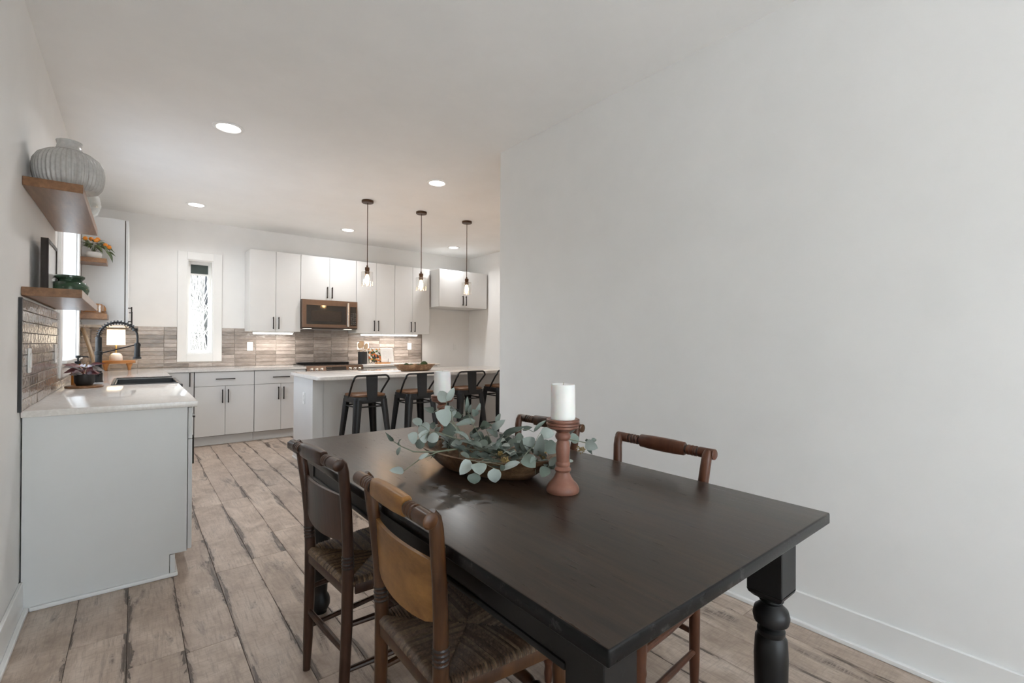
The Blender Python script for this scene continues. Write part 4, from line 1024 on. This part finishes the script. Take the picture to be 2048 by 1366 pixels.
# ------------------------------------------------------------------ rush-seated chairs
def make_chair(wood_main, wood_slat, wood_rail, rush, loc, rz, label):
    t = thing('dining_chair', (0, 0, 0), label, 'chair', 'rush-seated wooden dining chairs')
    w_ = lambda n, m, mat, par=None, sm=35: obj(n, m, mat, par or t, sm, world=False)
    post = [(-.192, .158, 0), (-.186, .162, .12), (-.180, .166, .30), (-.178, .168, .46), (-.182, .174, .58), (-.190, .181, .68), (-.200, .188, .76), (-.205, .192, .806), (-.211, .193, .832), (-.220, .193, .848)]
    prr = [.013, .0175, .0185, .0195, .018, .0175, .0175, .017, .0165, .012]
    ZS = .445
    for s in (1, -1):
        p = [(x, y*s, z) for x, y, z in post]
        o = w_('rear_leg', MB().tube(p, prr, 14), wood_main)
        for k in range(4):
            z = .492+.0115*k; f = (z-.46)/.12; c = Vector((-.178-.004*f, (.168+.006*f)*s, z))
            w_('ring', MB().lathe([(.0188, -.004), (.0207, 0), (.0188, .004)], 14, c), 'ring', o)
        fl = [(.013, 0), (.0155, .03), (.013, .055), (.018, .075), (.0195, .10), (.016, .13), (.0185, .15), (.0185, .235), (.0215, .25), (.0185, .265), (.0205, .29), (.023, .34), (.0215, .38), (.018, .395), (.0215, .41), (.0215, .432)]
        w_('front_leg', MB().lathe(fl, 16, (.172, .198*s, 0)), wood_main)
        for z, k in ((.30, 0), (.155, 1)):
            w_('side_stretcher', MB().tube([(-.180, .165*s, z), (.0, .182*s, z), (.170, .197*s, z)], [.009, .0115, .009], 10), wood_main)
    w_('rear_stretcher', MB().tube([(-.183, -.163, .215), (-.184, 0, .215), (-.183, .163, .215)], [.009, .012, .009], 10), wood_main)
    w_('front_stretcher', MB().lathe([(.009, -.19), (.011, -.15), (.018, -.10), (.011, -.085), (.016, -.07), (.0185, 0), (.016, .07), (.011, .085), (.018, .10), (.011, .15), (.009, .19)], 14, (.172, 0, .24), 'y'), wood_main)
    w_('front_stretcher', MB().tube([(.172, -.195, .12), (.172, .195, .12)], .010, 10), wood_main)
    # seat rails (thin wooden strips) and rush
    cr = [(-.178, -.168), (.178, -.203), (.178, .203), (-.178, .168)]
    for i in range(4):
        a, b = Vector(cr[i]), Vector(cr[(i+1) % 4]); d = (b-a).normalized(); nn = Vector((d.y, -d.x))
        q = [a+d*.02+nn*.004, b-d*.02+nn*.004, b-d*.02+nn*.013, a+d*.02+nn*.013]
        w_('seat_rail', MB().prism([tuple(p) for p in q], ZS-.045, ZS-.012, .002), wood_main)
    mb = MB(); C0 = Vector((0, 0, ZS-.007))
    for i in range(4):
        a, b = Vector((*cr[i], ZS)), Vector((*cr[(i+1) % 4], ZS)); ln = (b-a).length; n = int(ln/.0078)
        d = (b-a)/ln; out = Vector((d.y, -d.x, 0))
        rg = random.Random(i)
        for k in range(n):
            f = (k+.5)/n; wv = (1/n)*.5*ln
            s_ = a.lerp(b, f); e_ = a.lerp(C0, 2*f) if f < .5 else b.lerp(C0, 2*(1-f))
            e_ = e_+Vector((0, 0, 0))
            jz = rg.uniform(-.0016, .0016); mi = rg.choice((0, 0, 1, 2))
            P = [s_+out*.012+Vector((0, 0, -.012)), s_+out*.012+Vector((0, 0, -.003)), s_+out*.003+Vector((0, 0, .006+jz)), s_.lerp(e_, .5)+Vector((0, 0, .004+jz)), e_+Vector((0, 0, -.002))]
            L = [mb.bm.verts.new(p-d*wv+Vector((0, 0, -.003))) for p in P]; Rr = [mb.bm.verts.new(p+d*wv+Vector((0, 0, -.003))) for p in P]
            T = [mb.bm.verts.new(p+Vector((0, 0, .0022))+(out*.003 if j < 2 else Vector((0, 0, 0)))) for j, p in enumerate(P)]
            for j in range(4):
                for q_ in ((L[j], L[j+1], T[j+1], T[j]), (T[j], T[j+1], Rr[j+1], Rr[j])): mb.bm.faces.new(q_).material_index = mi
    b_ = [(-.17, -.16), (.17, -.195), (.17, .195), (-.17, .16)]
    mb.prism(b_, ZS-.03, ZS-.010)
    so_ = tag(w_('seat', mb, rush, None, 62), 'woven rush seat', kind='stuff')
    for k_ in ('rushdark', 'rushlight'): so_.data.materials.append(M[k_])
    # broad curved slat
    sl = MB(); n = 14; g = []
    for i in range(n+1):
        f = i/n; y = -.178+.356*f; bow = .022*(1-(2*f-1)**2)
        e = abs(2*f-1); zb = .578-.014*(1-e**2)+.05*max(0, e-.8)**1.0*2; ztp = .722+.004*(1-e*e)
        xb, xt = -.186-bow, -.194-bow
        g.append([sl.bm.verts.new((xb, y, zb)), sl.bm.verts.new((xt, y, ztp)), sl.bm.verts.new((xt+.010, y, ztp)), sl.bm.verts.new((xb+.010, y, zb))])
    for p, q in zip(g, g[1:]):
        for j in range(4): sl.bm.faces.new((p[j], p[(j+1) % 4], q[(j+1) % 4], q[j]))
    sl.bm.faces.new(g[0]); sl.bm.faces.new(g[-1][::-1])
    w_('back_slat', sl, wood_slat, None, 45)
    # turned crest rail with a flattened pillow
    rx, rz_ = -.230, .836
    pr = [(.014, -.214), (.0185, -.211), (.0185, -.155), (.014, -.150), (.0185, -.144), (.0185, -.138), (.0155, -.135), (.0185, -.130), (.0185, -.124), (.0155, -.121), (.0185, -.116), (.0185, -.110), (.013, -.104), (.014, -.09)]
    full_ = pr+[(.014, .0)]+[(r, -y) for r, y in reversed(pr)]
    cr_ = w_('crest_rail', MB().lathe(full_, 18, (rx, 0, rz_), 'y'), wood_rail)
    pil = MB(); N = 12
    for k, (y, hz, hx) in enumerate(((-.098, .020, .013), (-.094, .024, .015), (-.05, .026, .0175), (0, .0265, .018), (.05, .026, .0175), (.094, .024, .015), (.098, .020, .013))):
        ring = []
        for i in range(16):
            a = 2*PI*i/16; c_, s__ = math.cos(a), math.sin(a)
            ring.append(pil.bm.verts.new((rx+math.copysign(abs(c_)**.7, c_)*hx, y, rz_+math.copysign(abs(s__)**.5, s__)*hz)))
        if k:
            for i in range(16): pil.bm.faces.new((prev[i], prev[(i+1) % 16], ring[(i+1) % 16], ring[i]))
        else: pil.bm.faces.new(ring[::-1])
        prev = ring
    pil.bm.faces.new(prev)
    w_('pillow', pil, wood_slat, cr_)
    for s in (1, -1):
        for y in (.104, .121, .135, .150): w_('ring', MB().lathe([(.0152, -.003), (.0165, 0), (.0152, .003)], 16, (rx, s*y, rz_), 'y'), 'ring', cr_)
    t.location = loc; t.rotation_euler = (0, 0, rz)
    return t
make_chair('dkchair', 'dkchair', 'dkchair', 'rush', (.712, 1.705, 0), .07, 'dark brown rush-seated chair at the far left of the dining table')
make_chair('honeypost', 'honey', 'honeypost', 'rush2', (.730, 1.105, 0), -.01, 'honey-brown rush-seated chair at the near left of the table')
make_chair('redchair', 'honeypost', 'honeypost', 'rush', (1.345, 1.66, 0), PI+.05, 'rush-seated chair on the wall side partly hidden behind the near candle')
make_chair('redchair', 'redchair', 'redchair', 'rush2', (1.345, 1.045, 0), PI-.01, 'reddish-brown chair against the bare wall, its rail above the table')

# ------------------------------------------------------------------ centrepiece
dough_bowl('wooden_bowl', .60, .27, .068, 'dough', 'dark carved wooden dough bowl of eucalyptus on the dining table', 'bowl', (.99, 1.375, TZ+.0005), math.atan2(-.52, .18), taper=.60, power=2.2, sag=.018)
EUC = [
 ([(0.973, 1.376, 0.836), (0.907, 1.418, 0.846), (0.856, 1.448, 0.839), (0.82, 1.466, 0.836), (0.765, 1.499, 0.839), (0.727, 1.519, 0.859), (0.703, 1.528, 0.878)],
  [((0.703, 1.528, 0.878), (0.671, 1.523, 0.913), 0.014, (-0.73, -0.97, 0.29), 'd'), ((0.72, 1.514, 0.863), (0.705, 1.478, 0.894), 0.012, (-0.5, -0.55, 0.69), 'l'), ((0.722, 1.513, 0.859), (0.719, 1.535, 0.825), 0.014, (-0.64, -0.85, 0.38), 'l')]),
 ([(0.935, 1.406, 0.846), (0.84, 1.454, 0.837), (0.774, 1.478, 0.813), (0.725, 1.489, 0.781)],
  [((0.72, 1.482, 0.78), (0.67, 1.485, 0.793), 0.026, (-0.74, -1.1, 0.81), 'e'), ((0.763, 1.458, 0.82), (0.8, 1.455, 0.837), 0.015, (-0.21, -0.62, 0.35), 'l')]),
 ([(1.004, 1.308, 0.82), (0.933, 1.376, 0.859), (0.891, 1.42, 0.881), (0.84, 1.472, 0.903), (0.824, 1.495, 0.902)],
  [((0.781, 1.508, 0.873), (0.749, 1.51, 0.898), 0.047, (-0.35, -0.68, 0.71), 'e'), ((0.824, 1.495, 0.904), (0.805, 1.542, 0.917), 0.05, (-0.81, -0.78, 0.58), 'e'), ((0.851, 1.474, 0.888), (0.816, 1.497, 0.872), 0.036, (-0.75, -0.87, 0.24), 'e'), ((0.811, 1.506, 0.872), (0.8, 1.551, 0.84), 0.036, (-0.17, -0.82, 0.38), 'e'), ((0.801, 1.513, 0.925), (0.791, 1.556, 0.946), 0.03, (-0.4, -0.57, 0.68), 'l'), ((0.917, 1.421, 0.868), (0.882, 1.444, 0.857), 0.026, (-0.6, -0.74, 0.46), 'l'), ((0.831, 1.511, 0.88), (0.788, 1.507, 0.894), 0.047, (-0.63, -0.61, 0.22), 'e')]),
 ([(0.986, 1.322, 0.829), (0.923, 1.387, 0.87), (0.901, 1.419, 0.904), (0.882, 1.449, 0.939)],
  [((0.882, 1.449, 0.939), (0.823, 1.447, 0.977), 0.06, (-0.41, -1.02, 0.48), 'e'), ((0.918, 1.463, 0.907), (0.872, 1.492, 0.896), 0.05, (-0.65, -0.44, 0.29), 'd'), ((0.867, 1.526, 0.913), (0.842, 1.532, 0.921), 0.027, (-0.72, -0.75, 0.34), 'd'), ((0.916, 1.507, 0.895), (0.889, 1.51, 0.919), 0.039, (-0.31, -0.98, 0.51), 'd')]),
 ([(0.93, 1.453, 0.895), (0.918, 1.492, 0.934), (0.927, 1.513, 0.962), (0.925, 1.544, 0.987)],
  [((0.922, 1.546, 0.995), (0.916, 1.585, 1.036), 0.042, (-0.83, -1.2, 0.26), 'e'), ((0.926, 1.543, 0.999), (0.955, 1.54, 1.05), 0.026, (-0.42, -1.06, 0.32), 'l'), ((0.941, 1.53, 0.936), (0.907, 1.522, 0.985), 0.049, (-0.55, -1.21, 0.57), 'e'), ((0.884, 1.576, 0.955), (0.87, 1.621, 0.973), 0.036, (-0.12, -0.68, 0.72), 'd'), ((0.945, 1.506, 0.968), (0.905, 1.486, 0.982), 0.031, (-0.69, -0.47, 0.6), 'd')]),
 ([(1, 1.419, 0.868), (0.999, 1.474, 0.91), (1.005, 1.523, 0.951)],
  [((1, 1.527, 0.956), (0.998, 1.514, 1.014), 0.017, (-0.19, -0.73, 0.63), 'l'), ((1.01, 1.519, 0.951), (1.004, 1.498, 0.986), 0.014, (-0.79, -0.87, 0.23), 'e'), ((1.031, 1.501, 0.958), (1.035, 1.481, 0.99), 0.017, (-0.19, -0.95, 0.15), 'l'), ((1.03, 1.502, 0.919), (0.946, 1.52, 0.91), 0.025, (-0.82, -0.59, 0.38), 'l'), ((0.987, 1.537, 0.941), (0.947, 1.543, 0.939), 0.031, (-0.86, -0.45, 0.4), 'd'), ((1.033, 1.5, 0.941), (1.005, 1.489, 0.968), 0.026, (-0.91, -1.17, 0.25), 'e'), ((1.025, 1.506, 0.925), (0.989, 1.547, 0.927), 0.036, (-0.84, -1.18, 0.45), 'd')]),
 ([(1.026, 1.376, 0.834), (1.024, 1.41, 0.878), (1.029, 1.439, 0.905)],
  [((1.014, 1.451, 0.908), (1.033, 1.405, 0.917), 0.037, (-0.17, -1.11, 0.49), 'd'), ((1.063, 1.411, 0.918), (1.082, 1.417, 0.955), 0.02, (-0.67, -0.4, 0.45), 'e'), ((1.048, 1.423, 0.896), (1.072, 1.374, 0.936), 0.029, (-0.66, -1.16, 0.43), 'l'), ((1.066, 1.409, 0.87), (1.019, 1.417, 0.901), 0.031, (-0.28, -0.52, 0.49), 'd'), ((0.978, 1.307, 0.839), (0.968, 1.264, 0.896), 0.028, (-0.78, -0.99, 0.35), 'l'), ((1.026, 1.441, 0.867), (0.971, 1.454, 0.878), 0.039, (-0.27, -1.09, 0.22), 'd'), ((1.046, 1.425, 0.845), (1.028, 1.476, 0.852), 0.039, (-0.53, -0.4, 0.45), 'd'), ((1.031, 1.437, 0.823), (1.012, 1.486, 0.836), 0.036, (-0.45, -0.56, 0.66), 'e')]),
 ([(0.956, 1.282, 0.826), (0.904, 1.269, 0.834), (0.865, 1.246, 0.835)],
  [((0.844, 1.263, 0.843), (0.801, 1.255, 0.806), 0.038, (-0.54, -1.13, 0.37), 'e'), ((0.845, 1.22, 0.843), (0.831, 1.188, 0.816), 0.049, (-0.25, -0.48, 0.8), 'l'), ((0.826, 1.213, 0.816), (0.827, 1.213, 0.781), 0.042, (-0.67, -0.67, 0.74), 'l'), ((0.873, 1.175, 0.831), (0.878, 1.172, 0.785), 0.043, (-0.46, -0.52, 0.57), 'l'), ((0.921, 1.18, 0.83), (0.914, 1.195, 0.814), 0.018, (-0.45, -0.95, 0.8), 'l'), ((0.935, 1.255, 0.829), (0.915, 1.31, 0.814), 0.03, (-0.92, -0.4, 0.82), 'd'), ((0.937, 1.211, 0.827), (0.905, 1.247, 0.826), 0.027, (-0.96, -0.45, 0.32), 'd'), ((0.89, 1.335, 0.83), (0.882, 1.381, 0.842), 0.017, (-0.41, -1.16, 0.33), 'l'), ((0.942, 1.336, 0.827), (0.908, 1.37, 0.831), 0.033, (-0.5, -0.6, 0.79), 'd')]),
 ([(0.998, 1.356, 0.83), (1.036, 1.339, 0.872), (1.071, 1.325, 0.895), (1.107, 1.311, 0.907)],
  [((1.047, 1.359, 0.883), (1.1, 1.284, 0.924), 0.024, (-1, -0.44, 0.2), 'd'), ((1.107, 1.311, 0.901), (1.15, 1.308, 0.912), 0.021, (-0.94, -0.5, 0.65), 'd'), ((1.137, 1.287, 0.897), (1.189, 1.276, 0.937), 0.015, (-0.61, -0.43, 0.3), 'e'), ((1.063, 1.346, 0.856), (1.045, 1.373, 0.888), 0.032, (-0.74, -0.45, 0.67), 'd'), ((1.079, 1.334, 0.867), (1.046, 1.352, 0.857), 0.034, (-0.59, -1.14, 0.22), 'd')]),
 ([(0.999, 1.312, 0.822), (1.024, 1.27, 0.853), (1.042, 1.234, 0.867), (1.06, 1.198, 0.871)],
  [((1.031, 1.221, 0.905), (1.011, 1.241, 0.896), 0.029, (-0.64, -0.46, 0.56), 'l'), ((1.058, 1.2, 0.868), (1.011, 1.197, 0.901), 0.05, (-0.76, -0.52, 0.53), 'e'), ((1.059, 1.177, 0.84), (1.041, 1.139, 0.921), 0.036, (-0.38, -0.46, 0.28), 'l'), ((1.11, 1.223, 0.906), (1.149, 1.19, 0.903), 0.041, (-0.76, -0.5, 0.37), 'e'), ((1.09, 1.174, 0.881), (1.105, 1.131, 0.856), 0.047, (-0.68, -0.34, 0.26), 'e'), ((0.966, 1.144, 0.858), (0.974, 1.094, 0.835), 0.044, (-0.53, -0.43, 0.54), 'l'), ((0.98, 1.111, 0.84), (0.972, 1.106, 0.866), 0.021, (-0.35, -0.51, 0.29), 'e'), ((0.948, 1.137, 0.846), (0.916, 1.194, 0.814), 0.022, (-0.86, -0.9, 0.75), 'l'), ((1.015, 1.234, 0.839), (0.98, 1.249, 0.849), 0.032, (-0.38, -1.02, 0.75), 'd'), ((1.049, 1.25, 0.853), (1.01, 1.245, 0.88), 0.033, (-0.91, -0.75, 0.42), 'd'), ((1.047, 1.208, 0.845), (1.022, 1.227, 0.86), 0.032, (-0.31, -0.57, 0.23), 'd'), ((1.086, 1.177, 0.845), (1.047, 1.184, 0.859), 0.035, (-0.62, -0.73, 0.66), 'd'), ((1.112, 1.178, 0.862), (1.092, 1.187, 0.89), 0.03, (-1.01, -0.91, 0.72), 'e')]),
 ([(1.039, 1.214, 0.829), (1.042, 1.148, 0.831), (1.029, 1.093, 0.825)],
  [((1.023, 1.087, 0.827), (0.995, 1.09, 0.802), 0.039, (-0.45, -0.32, 0.63), 'e'), ((1.026, 1.085, 0.832), (1.05, 1.077, 0.86), 0.021, (-0.58, -0.85, 0.8), 'e'), ((1.039, 1.107, 0.828), (1.019, 1.115, 0.846), 0.028, (-0.33, -0.86, 0.77), 'd'), ((1.054, 1.095, 0.815), (1.055, 1.117, 0.831), 0.023, (-0.58, -0.74, 0.34), 'd')]),
 ([(1.149, 1.278, 0.845), (1.199, 1.237, 0.857), (1.24, 1.204, 0.871), (1.284, 1.169, 0.859), (1.299, 1.157, 0.849)],
  [((1.24, 1.204, 0.868), (1.278, 1.194, 0.876), 0.04, (-0.81, -0.55, 0.28), 'e'), ((1.284, 1.169, 0.857), (1.291, 1.117, 0.847), 0.039, (-1.01, -0.41, 0.31), 'e'), ((1.301, 1.155, 0.862), (1.336, 1.161, 0.868), 0.017, (-0.84, -0.59, 0.41), 'd'), ((1.288, 1.165, 0.862), (1.291, 1.17, 0.873), 0.012, (-1.05, -0.74, 0.76), 'd'), ((1.291, 1.164, 0.838), (1.282, 1.134, 0.823), 0.016, (-0.6, -0.79, 0.39), 'd'), ((1.24, 1.204, 0.882), (1.227, 1.163, 0.917), 0.015, (-1.09, -0.32, 0.69), 'e'), ((1.239, 1.205, 0.787), (1.262, 1.211, 0.792), 0.017, (-0.45, -0.31, 0.34), 'e'), ((1.225, 1.216, 0.846), (1.24, 1.207, 0.829), 0.026, (-0.7, -0.63, 0.77), 'e')]),
]
BERRIES = [((1.271, 1.179, 0.835), 0.018), ((1.061, 1.154, 0.849), 0.014), ((0.922, 1.179, 0.846), 0.015), ((0.95, 1.243, 0.855), 0.01)]

EL = ['long thin eucalyptus sprig reaching furthest left over the table', 'eucalyptus sprig drooping to the tabletop left of the bowl', 'eucalyptus stem with the round-leaf cluster at the left of the bowl',
      'eucalyptus stem ending in one large round leaf below the far candle', 'tall eucalyptus stem with two leaves in front of the far candle', 'upright thin-leaved eucalyptus stem behind the bowl',
      'olive-tinted eucalyptus stem at the back middle of the bowl', 'eucalyptus stem whose pale leaves hang over the front rim', 'dark narrow-leaved stem pointing at the near candle', 'eucalyptus stem with large grey leaves left of the near candle',
      'small green eucalyptus sprig at the foot of the near candle', 'eucalyptus sprig with seed heads reaching right past the near candle']
for (pts, leaves), lab in zip(EUC, EL):
    b = Vector(pts[0]); t = thing('eucalyptus_stem', b, lab, 'foliage', 'eucalyptus stems in the dough bowl')
    start = Vector((.99, 1.375, TZ+.035)); pp = [start.lerp(b, .3), b]+[Vector(p) for p in pts[1:]]
    obj('stem', MB().tube(pp, [.0024]*(len(pp)-2)+[.0018, .0012], 6), 'eucstem', t)
    for bs, tp, w, nn, sty in leaves:
        put_leaf(t, bs, tp, w, nn, sty)
        pb = min(pp, key=lambda q: (q-Vector(bs)).length)
        if .008 < (pb-Vector(bs)).length < .16: obj('leaf_stalk', MB().tube([pb, pb.lerp(Vector(bs), .5)+Vector((0, 0, .004)), bs], .001, 5), 'eucstem', t)
rg = random.Random(9)
bdir = Vector((.18, -.52, 0)).normalized(); bper = Vector((-bdir.y, bdir.x, 0))
for lab, n0, kk in (('bed of dark filler foliage lying in the dough bowl', 44, 'd'), ('grey-green filler sprig lying across the dough bowl', 26, 'e')):
    t = thing('filler_foliage', (.99, 1.375, TZ+.04), lab, 'foliage')
    mb = MB()
    for i in range(n0):
        u_, v_ = rg.uniform(-.24, .24), rg.uniform(-.08, .08)
        b = Vector((.99, 1.375, TZ+.055))+bdir*u_+bper*v_+Vector((0, 0, rg.uniform(0, .06)))
        a = rg.uniform(0, 2*PI); e = b+Vector((math.cos(a)*.055, math.sin(a)*.055, rg.uniform(-.005, .045)))
        put_leaf(t, b, e, rg.uniform(.02, .035) if kk == 'd' else rg.uniform(.03, .04), Vector((rg.uniform(-.6, .2), rg.uniform(-.8, 0), 1)), kk)
        if i % 2 == 0: mb.tube([b-Vector((0, 0, .02)), b], .0012, 5)
    obj('stem', mb, 'eucstem', t)
for (c, r), lab in zip(BERRIES, ('brown seed cluster right of the near candle', 'brown seed cluster just left of the near candle', 'pale seed cluster over the front rim of the bowl', 'small seed cluster in the middle of the bowl')):
    mb = MB(); rg = random.Random(int(r*1e4))
    for i in range(34):
        v = Vector((rg.gauss(0, 1), rg.gauss(0, 1), rg.gauss(0, 1))).normalized()*r*rg.uniform(.35, 1)
        mb.lathe([(0, -.0028), (.0026, -.0008), (.0026, .0008), (0, .0028)], 6, v); mb.tube([(0, 0, 0), v], .0006, 4)
    o = obj('seed_cluster', mb, 'berry'); o.location = c; tag(o, lab, 'seed cluster', 'seed clusters in the eucalyptus', kind='stuff')

def candle(x, y, lab1, lab2):
    t = thing('candle_holder', (x, y, TZ), lab1, 'candle holder', 'turned wooden candle holders')
    z = TZ+.0005
    pr = [(0, 0), (.049, 0), (.051, .003), (.051, .012), (.0475, .020), (.044, .026), (.036, .034), (.028, .045), (.0235, .055), (.021, .064), (.024, .067), (.026, .072), (.0235, .077), (.0205, .082), (.0225, .087), (.0225, .092), (.0195, .097), (.0205, .115), (.0225, .135), (.0205, .155), (.0175, .165), (.0225, .171), (.0245, .178), (.0225, .185), (.019, .190), (.024, .195), (.034, .200), (.043, .203), (.0485, .207), (.0485, .212), (.046, .2135), (.0515, .216), (.0515, .2215), (.0485, .223), (.051, .2265), (.051, .232), (.047, .2345), (.040, .2325), (0, .2325)]
    obj('turning', MB().lathe([(r, z+h*.965) for r, h in pr], 40, (x, y, 0)), 'holder', t)
    zc = z+.2325*.965+.0005
    c = thing('candle', (x, y, zc), lab2, 'candle', 'white pillar candles')
    rg = random.Random(int(x*1000))
    obj('wax', MB().lathe([(0, zc), (.0375, zc), (.038, zc+.003), (.0375, zc+.05), (.037, zc+.100), (.0368, zc+.106), (.034, zc+.108), (.032, zc+.104), (.02, zc+.100), (0, zc+.099)], 40, (x, y, 0), rad=lambda a, h: 1+.012*math.sin(3*a+1)*max(0, (h-zc-.06)/.05)), 'wax', c)
    obj('wick', MB().tube([(x, y, zc+.098), (x+.001, y, zc+.106), (x+.003, y, zc+.114)], .0014, 6), 'wick', c)
candle(1.04, 1.04, 'turned wooden candle holder at the near end of the bowl', 'white pillar candle on the near holder')
candle(1.085, 1.85, 'turned wooden candle holder behind the eucalyptus, nearer the kitchen', 'white pillar candle behind the eucalyptus, nearer the kitchen')

# ================================================================== OUTSIDE THE BACK WINDOW
gnd = MB(); n = 24; G = [[None]*(n+1) for _ in range(n+1)]
rg = random.Random(2)
for i in range(n+1):
    for j in range(n+1):
        x = -30+60*i/n; y = YB+.4+36*j/n; G[i][j] = gnd.bm.verts.new((x, y, -.6+max(0, (y-10))*.24+rg.uniform(-.12, .12)))
for i in range(n):
    for j in range(n): gnd.bm.faces.new((G[i][j], G[i+1][j], G[i+1][j+1], G[i][j+1]))
st(obj('ground_outside', gnd, 'litter'))
st(obj('ground_rear_bounce', MB().box((-1.0, -40, -.5), (40, YB+.35, -.35)), 'bounce_ground'))  # out of view; pale surface reflects sun in through the rear door
st(obj('ground_side', MB().box((-40, -40, -.5), (-1.001, YB+.35, -.36)), 'bounce_ground'))  # same pale reflector, lifts the kitchen ceiling through the sink window
def tree(x, y, h, r, mat, label, lean=0.0, seed=0):
    rg = random.Random(seed); z0 = -.6+max(0, (y-10))*.24-.2
    t = thing('tree', (x, y, z0), label, 'tree', 'bare trees beyond the slim window')
    pts = [(x+lean*k/6*h*.1+rg.uniform(-.04, .04), y+rg.uniform(-.04, .04), z0+h*k/6) for k in range(7)]
    obj('trunk', MB().tube(pts, [r*(1-.09*k) for k in range(7)], 10), mat, t)
    for k in range(14):
        f = rg.uniform(.12, .8); i = int(f*6); b = Vector(pts[i]).lerp(Vector(pts[i+1]), f*6-i); a = rg.uniform(0, 2*PI); L = rg.uniform(.8, 2.2)
        m_ = b+Vector((math.cos(a)*L*.5, math.sin(a)*L*.5, L*rg.uniform(.0, .35))); e = m_+Vector((math.cos(a+.4)*L*.5, math.sin(a+.4)*L*.5, L*rg.uniform(-.1, .3)))
        mb = MB().tube([b, m_, e], [r*.16, r*.10, r*.03], 5)
        for q in range(4):
            c = m_.lerp(e, rg.random()); mb.tube([c, c+Vector((rg.uniform(-.5, .5), rg.uniform(-.5, .5), rg.uniform(-.2, .5)))], [r*.05, r*.015], 4)
        obj('branch', mb, mat, t)
TREES = [(1.235, 13.0, 9, .075, 'bark', 'pale slender trunk right of centre in the slim window', .0), (1.43, 16.0, 10, .11, 'barkdark', 'dark trunk just behind the pale slender trunk', .0),
         (1.27, 12.4, 9, .085, 'barkdark', 'grey trunk at the right edge of the slim window', .0), (1.48, 18.2, 10, .10, 'bark', 'pale trunk at the left edge of the slim window', .02),
         (1.60, 20.0, 11, .09, 'barkdark', 'thin dark trunk further back, left in the slim window', 0), (2.25, 24, 12, .13, 'bark', 'far pale trunk near the middle of the slim window', 0), (2.62, 27.5, 12, .15, 'barkdark', 'farthest dark trunk seen through the slim window', 0)]
for i, (x, y, h, r, m, lab, ln) in enumerate(TREES): tree(x, y, h, r, m, lab, ln, 40+i)
rg = random.Random(77); mb = MB()
for i in range(1500):
    y = rg.uniform(10.5, 30); x = rg.uniform(.060, .125)*y; z0 = -.6+max(0, (y-10))*.24
    h = rg.uniform(.4, 3.2); a = rg.uniform(0, 6.28); b = Vector((x, y, z0)); m_ = b+Vector((rg.uniform(-.25, .25), rg.uniform(-.2, .2), h*.6)); e = m_+Vector((rg.uniform(-.5, .5), rg.uniform(-.3, .3), h*.4))
    mb.tube([b, m_, e], [.010, .008, .003], 4)
tag(obj('brushwood', mb, 'brush'), 'tangle of pale bare brushwood outside the slim window', 'brushwood', kind='stuff')
